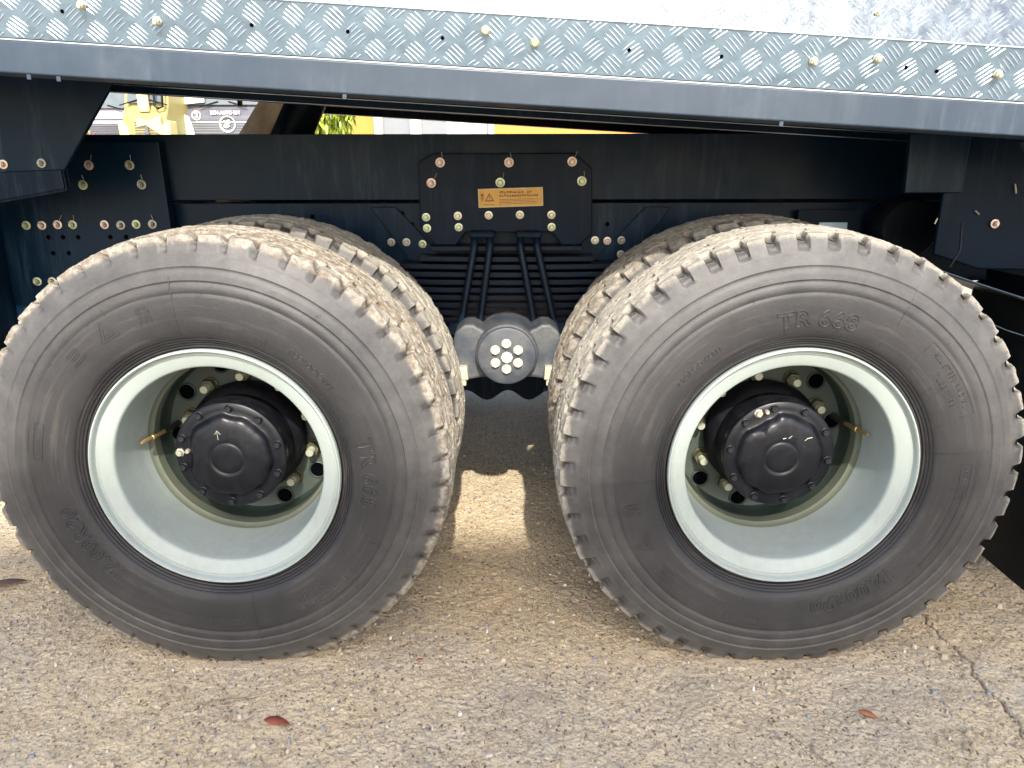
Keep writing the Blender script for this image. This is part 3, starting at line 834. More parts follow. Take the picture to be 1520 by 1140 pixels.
holes_on(lr, [(-.36,1.08),(.40,1.07),(-.33,1.045),(.30,1.045),(-.65,1.07),(-.72,1.07),(.62,1.06),(.70,1.06)], .8395)
# diagonal stiffeners either side of the lower rail
for s, x in ((-1, -.36), (1, .40)):
    part(MB().prism([(x-.14*s, .93), (x+.02*s, 1.10), (x+.10*s, 1.10), (x-.02*s, .93)], .826, .839), 'stiffener_plate', M['chassis'], bevel=.002)

# left gusset
gp = part(MB().prism([(-1.72,.74),(-1.72,1.105),(-1.60,1.13),(-1.385,1.165),(-1.385,1.27),(-1.33,1.300),(-1.09,1.300),(-1.083,1.00),(-1.15,.92),(-1.20,.74)], .780, .8195), 'gusset_plate', M['chassis'], bevel=.003)
top4 = [(-1.312,1.231,'zinc_pink'),(-1.187,1.231,'zinc_dull'),(-1.340,1.172,'zinc_green'),(-1.158,1.173,'zinc_dull')]
bolts_on(gp, top4, .780, .96); tie(gp, [q[:2] for q in top4], .780)
row = [(-1.539,1.049,'zinc_green'),(-1.490,1.049,'zinc_pink'),(-1.440,1.051,'zinc_pink'),(-1.392,1.051,'zinc_green'),(-1.292,1.051,'zinc_pink'),(-1.241,1.049,'zinc_dull'),(-1.192,1.052,'zinc_green'),(-1.141,1.052,'zinc_dull'),(-1.536,.872,'zinc_green'),(-1.488,.872,'zinc'),(-1.644,.872,'zinc_pink')]
bolts_on(gp, row, .780, .90); tie(gp, [(-1.44,1.051),(-1.392,1.051),(-1.141,1.052)], .780)
holes_on(gp, [(-1.476,1.012),(-1.430,1.012),(-1.382,1.012),(-1.28,1.012),(-1.23,1.012),(-1.47,.962),(-1.42,.962)], .7790)
# hinge bracket that carries the deck, in front of the gusset (left edge of the view)
hb = part(MB().prism([(-1.90,1.50),(-1.045,1.47),(-1.235,1.215),(-1.232,1.165),(-1.56,1.11),(-1.90,1.10)], .50, .515), 'hinge_bracket', M['chassis'], bevel=.003)
part(MB().prism([(-1.90,1.197),(-1.236,1.222),(-1.234,1.17),(-1.56,1.115),(-1.90,1.105)], .490, .4995), 'hinge_rib', M['chassis2'], bevel=.003)
bolts_on(hb, [(-1.395,1.235,'zinc_pink'),(-1.29,1.238,'zinc_dull')], .4995, .8)
part(MB().box(-1.69, -1.62, .50, .78, .52, 1.10), 'support_post', M['chassis'], bevel=.006)
lp = part(MB().prism([(-1.9,1.10),(-1.66,1.10),(-1.60,.70),(-1.52,.55),(-1.9,.55)], .60, .62), 'side_plate', M['chassis2'], bevel=.003)

# ---- leaf spring pack
spring = part(MB().box(-.265, .215, .745, .835, .969, .985), 'leaf_spring', M['spring'], bevel=.003)
lz = .9435
hl = [.275, .34, .40, .47, .50, .54, .57, .60, .63]
for i, h_ in enumerate(hl):
    mb = MB(); n = 26; vs_ = []; fs = []
    for k in range(n+1):
        x = -.026 + h_*(-1 + 2*k/n); dz = .020*(x/.6)**2*0.6
        vs_ += [(x,.745,lz-.008+dz),(x,.835,lz-.008+dz),(x,.835,lz+.008+dz),(x,.745,lz+.008+dz)]
    for k in range(n):
        for j in range(4): fs.append((k*4+j, k*4+(j+1) % 4, k*4+4+(j+1) % 4, k*4+4+j))
    fs += [(0,1,2,3), (n*4+3, n*4+2, n*4+1, n*4)]
    mb.add(vs_, fs); mb.build('spring_leaf', M['spring'], spring, bevel=.002)
    lz -= .0245
for (x0, x1) in ((-.125,-.172),(-.076,-.112),(.018,.066),(.070,.130)):
    mb = MB(); mb.tube([(x0+.0,.83,1.020),(x0,.76,1.018),(x0,.728,1.005),(x0,.722,.985),(x1,.700,.735),(x1,.700,.60)], .0115, 12)
    mb.build('u_bolt', M['spring'], spring, smooth=60)
for x in (-.100, .044): MB().box(x-.040, x+.040, .715, .835, 1.012, 1.032).build('clamp_saddle', M['chassis2'], spring, bevel=.006)
MB().prism([(-.19,.70),(-.155,.745),(.10,.745),(.14,.70),(.14,.66),(-.19,.66)], .70, .86).build('spring_seat', M['chassis2'], spring, bevel=.004)

# ---- trunnion bracket and hub
HX, HZ = -.024, .692
tb = part(MB().prism([(-.235,.585),(-.225,.615),(-.185,.640),(-.190,.700),(-.178,.752),(-.150,.775),(-.125,.775),(-.09,.755),(.045,.755),(.080,.775),(.105,.775),(.132,.752),(.145,.700),(.140,.640),(.180,.615),(.19,.585),(.13,.60),(.06,.612),(-.10,.612),(-.17,.60)], .555, .68), 'trunnion_bracket', M['trunnion'], bevel=.008)
mb = MB(); mb.revolve([(.0,.500),(.078,.500),(.0840,.502),(.0852,.508),(.0858,.516),(.0905,.520),(.0925,.528),(.0925,.57),(.098,.60),(.098,.70)], 64, HX, HZ)
mb.build('hub_cover', M['trunnion'], tb, smooth=35)
def round_bolt(r, h_, m):
    mb = MB(); mb.revolve([(r*1.18,.0),(r*1.18,-.003),(r*1.02,-.0035)], 20); mb.revolve([(r*1.05,-.0030),(r*1.05,-h_*.8),(r*.92,-h_),(.0,-h_)], 6); return mb.mesh('cover_bolt', m, smooth=30)
CB = round_bolt(.0118, .013, M['cream'])
for k in range(6):
    a = R(90 + 60*k + rng.uniform(-2, 2))
    put('cover_bolt', CB, tb, (HX + .0385*math.cos(a), .500, HZ + .0385*math.sin(a)), (0, rng.uniform(0,1), 0))
MB().revolve([(.0175,.0),(.0175,-.005),(.0150,-.008),(.0,-.0085)], 8).build('centre_plug', M['cream'], tb, loc=(HX+.0005, .500, HZ-.003), smooth=30)
for x in (-.158, .106):
    n_ = MB(); n_.prism([(x-.019,.612),(x+.019,.612),(x+.016,.652),(x-.016,.652)], .525, .557); n_.box(x-.012, x+.012, .531, .553, .592, .611)
    n_.build('clamp_nut', M['zinc'], tb, bevel=.003)
part(MB().revolve([(.085,.60),(.085,1.90)], 32, HX, HZ), 'trunnion_beam', M['chassis2'], smooth=60)
# torque-rod cross piece with a scalloped lower edge, behind the trunnion
pts = [(-.26,.62)]
for k in range(25):
    x = -.26 + .47*k/24; pts.append((x, .385 + .020*math.cos((x+.024)*2*math.pi/.16) + (0.012 if abs(x+.024) > .2 else 0)))
pts += [(.21,.62)]
part(MB().prism(pts, 1.10, 1.40), 'torque_rod_bracket', M['chassis2'], bevel=.004)
for s in (-1, 1):
    part(MB().tube([(HX+s*.05, 1.18, .45), (HX+s*.62, 1.18, .42)], .028, 14), 'torque_rod', M['chassis2'], smooth=60)

# ---- warning label on the plate
def label_mat(name, c, rough=0.45):
    m, n, b = mat(name); v = tc(n)
    link(n, mix(n, ramp(n, noise(n, v, 60, 5), [(0.4, 0), (0.7, 0.35)]), c, tuple(x*.6 for x in c)), b.inputs['Base Color'])
    b.inputs['Roughness'].default_value = rough
    return m
M['yellow_label'] = label_mat('yellow_label', (0.62, 0.30, 0.03)); M['ink'] = label_mat('black_ink', (0.015, 0.012, 0.01)); M['red_ink'] = label_mat('red_ink', (0.35, 0.03, 0.02)); M['label_edge'] = label_mat('label_edge', (0.5, 0.38, 0.18))
st = part(MB().box(-.101, .101, -.0008, .0, -.0285, .0285), 'warning_label', M['label_edge'], None)
st.location = (-.012, .7785-1.25, 1.132); st.rotation_euler = (0, R(-1.7), 0)
st['label'] = 'small yellow warning label with a black triangle'
MB().box(-.098, .098, -.0014, -.0010, -.0255, .0255).build('label_face', M['yellow_label'], st)
ink = MB()
def ring_tri(cx, cz, s, t):
    o_ = [(cx-s, cz-s*.8), (cx+s, cz-s*.8), (cx, cz+s*.95)]; k = 1-t/s*1.9
    c_ = (cx, cz-.2*s); i_ = [(c_[0]+(x-c_[0])*k, c_[1]+(z-c_[1])*k) for x, z in o_]
    return [(o_[a], o_[(a+1) % 3], i_[(a+1) % 3], i_[a]) for a in range(3)]
for q in ring_tri(-.066, .002, .0145, .0022): ink.prism(list(q), -.0020, -.0016)
ink.box(-.0668, -.0652, -.0020, -.0016, -.003, .006); ink.box(-.0668, -.0652, -.0020, -.0016, -.007, -.005)
ink.box(-.085, -.050, -.0020, -.0016, -.0205, -.0190)
def glyph_row(x, n, z, s):
    for i in range(n):
        if rng.random() < .08: x += s*.6; continue
        for _ in range(5):
            if rng.random() < .5:
                zz = z + rng.uniform(-.45,.45)*s; ink.box(x, x+s*.8, -.0020, -.0016, zz, zz+s*.12)
            else:
                xx = x + rng.uniform(0,.7)*s; ink.box(xx, xx+s*.12, -.0020, -.0016, z-s*.45, z+s*.45)
        x += s
glyph_row(-.036, 14, .016, .0078); glyph_row(-.036, 16, .005, .0078)
for z in (-.006, -.0105, -.015, -.0195): ink.box(-.036, .09-rng.uniform(0,.02), -.0020, -.0016, z, z+.0011)
ink.build('label_print', M['ink'], st, fix=False)
rd = MB(); v, f = text_geo('警\n告', .012, extrude=.0002)
rd.add([(x-.0885, -.0018, z+.002) for x, z, _ in v], f); rd.build('label_red_print', M['red_ink'], st, fix=False)

# ---- tilted deck: everything below is laid out along the deck's own slope
DA = math.atan(.0605); cD, sD = math.cos(DA), math.sin(DA)
deck = truck
def on_deck(o): o.location = (0, -1.25, 1.353); o.rotation_euler = (0, DA, 0); return o
U0, U1 = -2.3, 2.5
eb = MB()
eb.prism([(0,0),(.110,0),(.110,.006),(.008,.006),(.008,.056),(.110,.056),(.110,.062),(0,.062)], U0, U1, 'yz')
eb = on_deck(eb.build('edge_beam', M['beam'], deck, bevel=.003))
on_deck(MB().box(U0, U1, .0020, .060, .0625, .0650).build('hem_strip', M['lip'], deck))
def sub_rail(y, w0, wt, x0, x1, t=.07):
    mb = MB(); mb.prism([(y,w0),(y+t,w0),(y+t,w0+.012),(y+.010,w0+.012),(y+.010,wt-.01),(y+t,wt-.01),(y+t,wt),(y,wt)], x0, x1, 'yz')
    return on_deck(mb.build('sub_rail', M['chassis'], deck, bevel=.0015))
sub_rail(.80, .018, .12, U0, U1); sub_rail(.785, .038, .13, U0, U1, .012)
sub_rail(1.70, .031, .13, -1.0, U1); sub_rail(1.70, .074, .13, U0, -1.002)
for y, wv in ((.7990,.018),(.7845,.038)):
    on_deck(MB().tube([(U0,y,wv),(U1,y,wv)], .0013, 6).build('edge_highlight', M['lip'], deck))  # thin bright tubes stand in for light caught along the rail edges
for x in np.arange(-2.2, 2.5, .42):
    on_deck(MB().box(x-.03, x+.03, .112, 2.44, .131, .149).build('deck_cross_member', M['chassis2'], deck))
on_deck(MB().box(U0, U1, .06, 2.48, .150, .158).build('deck_floor', M['chassis2'], deck))
on_deck(MB().prism([(2.40,.12),(2.50,.12),(2.50,.40),(2.40,.40)], U0, U1, 'yz').build('far_edge_beam', M['beam'], deck))
# skirt (leans outwards towards its top fold) and upper panel (leans back)
SK = ((.0000, .0665), (-.0300, .1620)); UP = ((-.0300, .1620), (.0500, .5600))
def panel(name, a, b, m_, th=.003):
    d = Vector((b[0]-a[0], b[1]-a[1])).normalized(); nrm = Vector((-d.y, d.x))   # points to -y
    if nrm.x > 0: nrm = -nrm
    mb = MB(); mb.prism([(a[0],a[1]),(b[0],b[1]),(b[0]-nrm.x*th,b[1]-nrm.y*th),(a[0]-nrm.x*th,a[1]-nrm.y*th)], U0, U1, 'yz')
    o = on_deck(mb.build(name, m_, deck))
    return o, d, nrm
def tread_bars(parent, a, b, d, nrm, rot0=0, seed=1, cellsize=.0395):
    L = math.hypot(b[0]-a[0], b[1]-a[1])
    g = np.random.default_rng(seed); mb = MB()
    ax_, az_ = .079, .054
    ny = int(L/az_*2)+3; nx = int((U1-U0)/ax_)+1
    for j in range(ny):
        for i in range(nx):
            s_ = 1 if j % 2 == 0 else -1
            cu, cv = U0 + (i + .5*(j % 2))*ax_, (j*.5 - .15)*az_
            if abs(cu) > 1.5: continue
            for k in range(5):
                off = (k-2)*.0080
                ang = R(40)*s_ + g.uniform(-.05, .05)
                dx, dy = math.cos(ang), math.sin(ang); px, py = -dy, dx
                h_ = .0195*(1 if k % 4 else .82); wd = .0018
                x0, y0 = cu+px*off, cv+py*off
                ends = [(x0-dx*h_, y0-dy*h_), (x0, y0), (x0+dx*h_, y0+dy*h_)]
                # trim bars that run off the sheet
                (ax0, ay0), (ax1, ay1) = ends[0], ends[2]
                if ay0 > ay1: ax0, ay0, ax1, ay1 = ax1, ay1, ax0, ay0
                lo, hi = .001, L-.001
                if ay1 < lo+.006 or ay0 > hi-.006: continue
                if ay0 < lo: ax0 += (ax1-ax0)*(lo-ay0)/(ay1-ay0); ay0 = lo
                if ay1 > hi: ax1 = ax0+(ax1-ax0)*(hi-ay0)/(ay1-ay0); ay1 = hi
                ends = [(ax0, ay0), None, (ax1, ay1)]
                pts = []
                for (x, y, wv, hv) in ((ax0,ay0,0,0),(ax0+(ax1-ax0)*.25,ay0+(ay1-ay0)*.25,wd,.0013),(ax0+(ax1-ax0)*.75,ay0+(ay1-ay0)*.75,wd,.0013),(ax1,ay1,0,0)):
                    pts.append([(x+px*wv, y+py*wv, 0), (x, y, hv), (x-px*wv, y-py*wv, 0)])
                flat = [pts[0][1], *pts[1], *pts[2], pts[3][1]]
                fs = [(0,1,2),(0,2,3),(1,4,5,2),(2,5,6,3),(4,7,5),(5,7,6)]
                W3 = []
                for (x, y, hh) in flat:
                    yy = a[0] + d.x*y + nrm.x*(hh+.0002); zz = a[1] + d.y*y + nrm.y*(hh+.0002)
                    W3.append((x, yy, zz))
                mb.add(W3, fs)
    o = mb.build('tread_bars', M['alu_bar'], parent, fix=False)
    o['kind'] = 'stuff'
    return o
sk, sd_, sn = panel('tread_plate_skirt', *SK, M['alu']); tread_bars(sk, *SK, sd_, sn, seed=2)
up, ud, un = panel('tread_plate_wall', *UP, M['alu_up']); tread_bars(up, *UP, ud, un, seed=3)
on_deck(MB().tube([(U0,-.0300,.1620),(U1,-.0300,.1620)], .0022, 8).build('fold_edge', M['alu_bar'], deck, smooth=60))
# zinc screws and drill holes on the skirt; (x, z) are where they stand
def deck_uv(x, z):
    zz = z - 1.353; return x*cD - zz*sD, x*sD + zz*cD
def sk_y(wv): t = (wv-SK[0][1])/(SK[1][1]-SK[0][1]); return SK[0][0] + t*(SK[1][0]-SK[0][0])
SCREW = {k: hex_bolt('screw', M[k], .0072, .0088, .007, .005) for k in ('zinc', 'zinc_green')}
tilt = math.atan2(.03, .0955)
for x, z, k in ((-.706,1.508,'zinc'),(-.847,1.536,'zinc'),(-.059,1.489,'zinc'),(.038,1.467,'zinc_green'),(.595,1.432,'zinc'),(.720,1.437,'zinc'),(.967,1.408,'zinc')):
    u, wv = deck_uv(x, z)
    put('screw', SCREW[k], sk, (u, sk_y(wv)-.002, wv), (tilt, 0, 0))
for x, z in ((-.521,1.500),(-.332,1.488),(-.145,1.476),(.226,1.453),(.411,1.441),(.782,1.420),(.845,1.413),(-.89,1.525)):
    u, wv = deck_uv(x, z)
    put('drill_hole', HOLE_PLATE, sk, (u, sk_y(wv)-.0022, wv), (tilt, 0, 0), (.5,.5,.5))
u, wv = deck_uv(.708, 1.518); put('screw', SCREW['zinc'], up, (u, -.029+(wv-.162)*.3, wv), (-.29,0,0))
for x in (-.99, -.93, -.35, .55): MB().box(x-.004, x+.004, .001, .004, -.010, -.0005).build('weld_tab', M['beam'], eb)

# ---- tilt cylinder between rail and deck
mb = MB(); mb.tube([(-1.08,1.25,1.10),(-.80,1.25,1.475)], .076, 40)
m, n, b = mat('rusty_cylinder_primer'); v = tc(n)
link(n, mix(n, ramp(n, noise(n, vscale(n, v, (4, 4, 2)), 5, 7, 0.7), [(0.4, 0), (0.62, 1)]), (0.78, 0.64, 0.48), (0.52, 0.41, 0.30)), b.inputs['Base Color']); b.inputs['Roughness'].default_value = 0.55
part(mb, 'tilt_cylinder', m, smooth=60)
part(MB().tube([(-.925,1.22,1.10),(-.735,1.22,1.46)], .070, 32), 'cylinder_shaded_side', M['chassis2'], smooth=60)  # dark tube stands in for the shaded right flank of the cylinder
for x in (-.98, -.90, -.80): part(MB().box(x-.006, x+.006, 1.22, 1.24, 1.425-(x+.9)*.06, 1.45-(x+.9)*.06), 'hose_clip', M['black'])

# ---- right side: deck strut, fuel-tank bracket, mudguard and flap
part(MB().prism([(1.04,1.31),(1.20,1.31),(1.20,1.157),(1.045,1.157)], .44, .46), 'bracket_plate', M['chassis'], bevel=.003)
rb = part(MB().prism([(1.20,1.33),(2.2,1.33),(2.2,.93),(1.29,.95),(1.16,.99),(1.16,1.15)], .46, .475), 'side_box', M['chassis2'], bevel=.005)
part(MB().prism([(1.235,1.283),(1.27,1.235),(1.40,1.235),(1.40,1.30)], .28, .30), 'grey_corner_plate', M['beam'], bevel=.002)
bolts_on(rb, [(1.31,1.075,'zinc_pink')], .455, .8); 
for x0, z0, x1, z1 in ((1.345,1.18,1.352,1.155),(1.44,1.10,1.452,1.08),(1.25,1.11,1.262,1.10),(1.145,1.075,1.150,1.09)):
    MB().tube([(x0,.453,z0),(x1,.453,z1)], .0022, 6).build('clip', M['zinc_dull'], rb)
# small data plate and round boss
dp = part(MB().box(.968, 1.058, .7995, .8015, 1.005, 1.052), 'data_plate', M['alu'], bevel=.0)
part(MB().box(.90, 1.10, .802, .818, .98, 1.09), 'plate_backing', M['chassis2'])
part(MB().revolve([(.0,.70),(.085,.70),(.092,.71),(.092,.80)], 40, 1.21, 1.04), 'air_tank_end', M['black'], smooth=40)
# mudguard: a curved plate behind the right-hand tyre, bright lower edge, then the flap
def strip(pts, y0, y1, th, name, m, **k):
    mb = MB(); a = [(x, z) for x, z in pts]
    lo = [(x, z-th) for x, z in pts][::-1]
    n = len(pts)
    for i in range(n-1):
        mb.prism([pts[i], pts[i+1], (pts[i+1][0], pts[i+1][1]-th), (pts[i][0], pts[i][1]-th)], y0, y1)
    return part(mb, name, m, **k)
strip([(1.10,.972),(1.16,.950),(1.26,.918),(1.39,.878),(1.60,.80)], .36, .80, .004, 'mudguard', M['black'])
part(MB().tube([(1.10,.36,.970),(1.16,.355,.950),(1.26,.35,.918),(1.39,.35,.878),(1.60,.35,.80)], .0019, 8), 'mudguard_edge', M['beam'], smooth=60)
part(MB().tube([(1.25,.36,.832),(1.33,.355,.800),(1.42,.35,.772),(1.6,.35,.72)], .0015, 8), 'guard_wire', M['beam'], smooth=60)
part(MB().tube([(1.175,.40,.965),(1.195,.40,1.01),(1.20,.42,1.08)], .003, 8), 'air_hose', M['black'], smooth=60)
fl = MB()
n_ = 14
for i in range(n_):
    z0 = .10 + (.93-.10)*i/n_; z1 = .10 + (.93-.10)*(i+1)/n_
    def fx(z): return 1.405 + .03*math.sin((z-.1)*2.4) - .06*max(0, z-.6)
    fl.add([(fx(z0),.02,z0),(fx(z0),.62,z0),(fx(z1),.62,z1),(fx(z1),.02,z1),(fx(z0)+.008,.02,z0),(fx(z0)+.008,.62,z0),(fx(z1)+.008,.62,z1),(fx(z1)+.008,.02,z1)],
           [(0,1,2,3),(7,6,5,4),(0,3,7,4),(1,5,6,2)] + ([(0,4,5,1)] if i == 0 else []))
part(fl, 'mud_flap', M['black'], smooth=40)
part(MB().box(1.45, 2.3, .05, .75, .42, .88), 'side_locker', M['black'], bevel=.02)

# ------------------------------------------------------------------ leaves and twigs
def leaf(x, y, L, W_, rot, c, label, curl=.003, grp=None):
    n = 12; mb = MB(); vs_ = []; fs = []
    for i in range(n+1):
        t = i/n; wv = W_*math.sin(math.pi*t**.85)**.8*(1-.25*t)
        zc_ = .003 + curl*math.sin(t*3.1) + .0006*random.random()
        vs_ += [((t-.5)*L, -wv, zc_+curl*.6), ((t-.5)*L, 0, zc_-.0003), ((t-.5)*L, wv, zc_+curl*.5)]
    for i in range(n):
        a = i*3; fs += [(a,a+3,a+4,a+1),(a+1,a+4,a+5,a+2)]
    mb.add(vs_, fs); mb.tube([(L*.46,0,.004),(L*.60,.002,.004)], .0008, 5)
    m, nn, b = mat('dry_leaf'); v = tc(nn)
    link(nn, mix(nn, ramp(nn, noise(nn, v, 70, 5), [(0.4, 0), (0.7, 1)]), c, tuple(q*.55 for q in c)), b.inputs['Base Color']); b.inputs['Roughness'].default_value = .7
    o = mb.build('fallen_leaf', m, loc=(x, y, 0), smooth=60); o.rotation_euler = (0,0,R(rot))
    sol = o.modifiers.new('thick', 'SOLIDIFY'); sol.thickness = .0005
    tag(o, label, 'leaf', grp)
leaf(-.551, -.199, .068, .015, -14, (0.30, 0.075, 0.040), 'red brown oval leaf lying on concrete below the left tyre', grp='fallen leaves on the concrete')
leaf(.821, -.179, .046, .011, -40, (0.48, 0.17, 0.08), 'small orange leaf on concrete below the right tyre', grp='fallen leaves on the concrete')
leaf(-1.555, .400, .11, .022, 15, (0.13, 0.055, 0.035), 'dark brown leaf at the far left beside the left tyre', grp='fallen leaves on the concrete')
leaf(-.249, .028, .020, .006, 30, (0.42, 0.12, 0.07), 'tiny red leaf scrap right of the left tyre foot', 0, grp='fallen leaves on the concrete')
leaf(-.195, .067, .018, .005, -25, (0.40, 0.17, 0.10), 'tiny pinkish leaf scrap farther from the left tyre foot', 0, grp='fallen leaves on the concrete')
tw = MB().tube([(-.755,-.135,.001),(-.70,-.120,.003),(-.66,-.116,.002),(-.615,-.100,.002)], [.0009,.0016,.0013,.0006], 6).build('twig', paint('dry_twig', (.20,.14,.09), .8), smooth=60)
tag(tw, 'thin dry twig on the concrete above the red brown leaf', 'twig')

# ------------------------------------------------------------------ background seen through the gap
def thing(name, label, cat, loc, grp=None, rz=0):
    o = empty(name, loc); o.rotation_euler = (0,0,rz); return tag(o, label, cat, grp)
M['glass'] = paint('windscreen_glass', (0.10, 0.12, 0.13), 0.12, 0, 0.2, (0.3,0.3,0.3))
M['cab_yellow'] = paint('cab_olive_yellow', (0.34, 0.285, 0.09), 0.4, 0, 0.15, (0.4,0.35,0.2), 2)
M['cab_pale'] = paint('cab_pale_yellow', (0.58, 0.51, 0.23), 0.4, 0, 0.1, (0.5,0.4,0.2), 2)
M['cab_dark'] = paint('cab_slate', (0.085, 0.085, 0.105), 0.35, 0, 0.2, (0.3,0.3,0.3), 2)
M['cab_grey'] = paint('cab_lilac_grey', (0.27, 0.25, 0.29), 0.4, 0, 0.2, (0.5,0.5,0.5), 2)
M['cyan'] = paint('pale_cyan_panel', (0.45, 0.62, 0.64), 0.4, 0, 0.1, (0.6,0.6,0.5), 2)
M['white'] = paint('white_paint', (0.80, 0.80, 0.80), 0.45, 0, 0.1, (0.5,0.5,0.5), 2)
M['chrome'] = paint('chrome', (0.8, 0.8, 0.82), 0.15, 0.9, 0.1)
M['decal'] = paint('cream_decal', (0.50, 0.42, 0.22), 0.5)
M['orange'] = paint('orange_wall_paint', (0.60, 0.24, 0.05), 0.8, 0, 0.2, (0.5,0.3,0.1), 1)
M['grey_wall'] = paint('grey_shutter', (0.17, 0.19, 0.21), 0.6, 0, 0.2, (0.4,0.4,0.4), 1)
def tyre_simple(parent, x, y, z, r=.5):
    MB().revolve([(.25,-.16),(.47,-.16),(.5,-.12),(.5,.12),(.47,.16),(.25,.16)], 32, 0, 0, (True, True)).build('wheel', M['black'], parent, smooth=40, loc=(x, y, z))

def parked_cab(name, label, loc, rz, body, grille_m, w_=2.45, h_=3.0, corner=None, mirrors=True):
    t = thing(name, label, 'truck', loc, 'trucks parked behind', rz)
    hw = w_/2
    mb = MB(); mb.prism([(-.0,.95),(-.02,2.05),(.12,2.25),(.32,h_),(2.2,h_),(2.25,.95)], -hw+.08, hw-.08, 'yz')
    mb.build('cab', body, t, bevel=.05)
    MB().prism([(.06,2.33),(.26,h_-.12),(.28,h_-.12),(.09,2.32)], -hw+.20, hw-.20, 'yz').build('windscreen', M['glass'], t)
    gr = MB().box(-hw+.35, hw-.35, -.045, -.021, 1.25, 1.92).build('grille_frame', grille_m, t, bevel=.01)
    for z in np.arange(1.30, 1.92, .055): MB().box(-hw+.37, hw-.37, -.062, -.048, z, z+.022).build('grille_bar', M['cab_dark'], gr)
    MB().box(-hw+.02, hw-.02, -.10, .10, .45, .95).build('bumper', body, t, bevel=.04)
    for s in (-1, 1):
        MB().prism([(s*(hw-.02),.98),(s*(hw-.33),.98),(s*(hw-.22),1.80),(s*(hw-.10),1.95),(s*(hw+.01),1.95)], -.07, .28).build('corner_deflector', corner or body, t, bevel=.03)
        if mirrors: MB().box(s*(hw+.16)-.11, s*(hw+.16)+.11, .10, .22, 2.05, 2.75).build('mirror', corner or body, t, bevel=.04)
        if mirrors: MB().tube([(s*(hw-.1),.25,2.8),(s*(hw+.10),.16,2.8),(s*(hw+.10),.16,2.7)], .02, 8).build('mirror_arm', M['black'], t)
        MB().box(s*(hw-.30)-.13, s*(hw-.30)+.13, -.125, -.102, .6, .82).build('headlight', M['glass'], t, bevel=.02)
        tyre_simple(t, s*(hw-.22), .9, .5) if False else None
    for s in (-1, 1):
        wmb = MB(); n = 28; ring = []
        for i in range(n):
            a = 2*math.pi*i/n; ring.append((.9+.5*math.cos(a), .5+.5*math.sin(a)))
        wmb.prism(ring, s*(hw-.36), s*(hw-.06), 'yz'); wmb.build('wheel', M['black'], t, bevel=.03)
    MB().box(-.45, .45, 2.2, 8.0, .75, 1.0).build('chassis_frame', M['cab_dark'], t)
    for s in (-1, 1):      # wipers
        MB().tube([(s*.55,.03,2.28),(s*.12,.06,2.40)], .012, 6).build('wiper', M['black'], t)
    return t
# slate cab with a ring emblem
T1 = parked_cab('parked_truck', 'dark slate truck cab with white lettering and round emblem, seen through the gap', (-6.72, 17.0, 0.16), 0, M['cab_dark'], M['grey_wall'], corner=M['cyan'])
MB().box(-.90, .90, -.062, -.046, 1.925, 1.955).build('chrome_strip', M['chrome'], T1)
MB().prism([(-1.20,1.2),(-.62,1.2),(-.70,1.80),(-.78,2.06),(-.86,2.10),(-1.18,2.12)], -.10, -.066).build('corner_panel', M['cyan'], T1, bevel=.01)
em = MB(); em.revolve([(.155,-.005),(.19,-.012),(.19,.0)], 36); em.revolve([(.155,-.005),(.155,.0)], 36)
em = em.build('emblem_ring', M['chrome'], T1, loc=(.10,-.075,1.90), smooth=50)
MB().prism([(-.10,-.06),(-.03,-.10),(.06,-.05),(.02,-.02),(.09,.03),(.04,.10),(-.03,.06),(-.09,.08),(-.05,.01)], -.012, .0).build('emblem_figure', M['chrome'], em)
v, f = text_geo('BEH AUTO RM', .105, extrude=.004, font_off=.004)
MB().add([(x+.05, -.030-z, y+2.145) for x, y, z in v], f).build('cab_lettering', M['white'], T1, fix=False)
e2 = MB(); e2.revolve([(.085,.0),(.085,-.008),(.105,-.008),(.105,.0)], 28)
e2.add(*text_geo('2', .16, extrude=.004)) if False else None
e2 = e2.build('round_badge', M['white'], T1, loc=(-.62,-.03,2.09), smooth=40)
v, f = text_geo('2', .15, extrude=.004, font_off=.004); MB().add([(x, -.005-z, y) for x, y, z in v], f).build('badge_figure', M['white'], e2, fix=False)
MB().prism([(-.95,2.33),(-.42,2.38),(-.42,2.55),(-.95,2.55)], -.005, .04).build('dashboard_paper', M['white'], T1)
# yellow cab, turned a little so that its door side shows
T2 = parked_cab('parked_truck', 'olive yellow truck cab with pale ribbon decal left of the slate cab', (-8.16, 16.1, 0.14), R(-4), M['cab_yellow'], M['cab_yellow'], w_=1.18, mirrors=False, corner=M['cab_pale'])
MB().prism([(-.16,2.02),(.10,1.95),(.42,2.06),(.42,1.62),(.24,1.74),(.06,1.86),(-.14,1.82)], -.085, -.064).build('ribbon_decal', M['decal'], T2)
MB().prism([(.02,1.62),(.12,1.60),(.10,1.82),(.04,1.82)], -.10, -.088).build('dark_emblem', M['cab_dark'], T2)
MB().tube([(.30,-.02,2.75),(.30,-.05,2.25),(.36,-.05,2.20),(.48,-.05,2.24),(.50,-.02,2.75)], .025, 8).build('grab_handle', M['black'], T2, smooth=60)
MB().box(-.10, .14, -.03, .05, 2.14, 2.9).build('door_pillar', M['cab_pale'], T2, bevel=.02)
# lilac grey cab behind on the left
T3 = parked_cab('parked_truck', 'lilac grey truck cab at the left end of the parked row', (-9.95, 17.8, 0.14), 0, M['cab_grey'], M['cab_dark'], corner=M['cab_grey'])
for z in (1.97, 2.08): MB().box(-.95, .98, -.06, -.035, z, z+.035).build('chrome_strip', M['chrome'], T3)

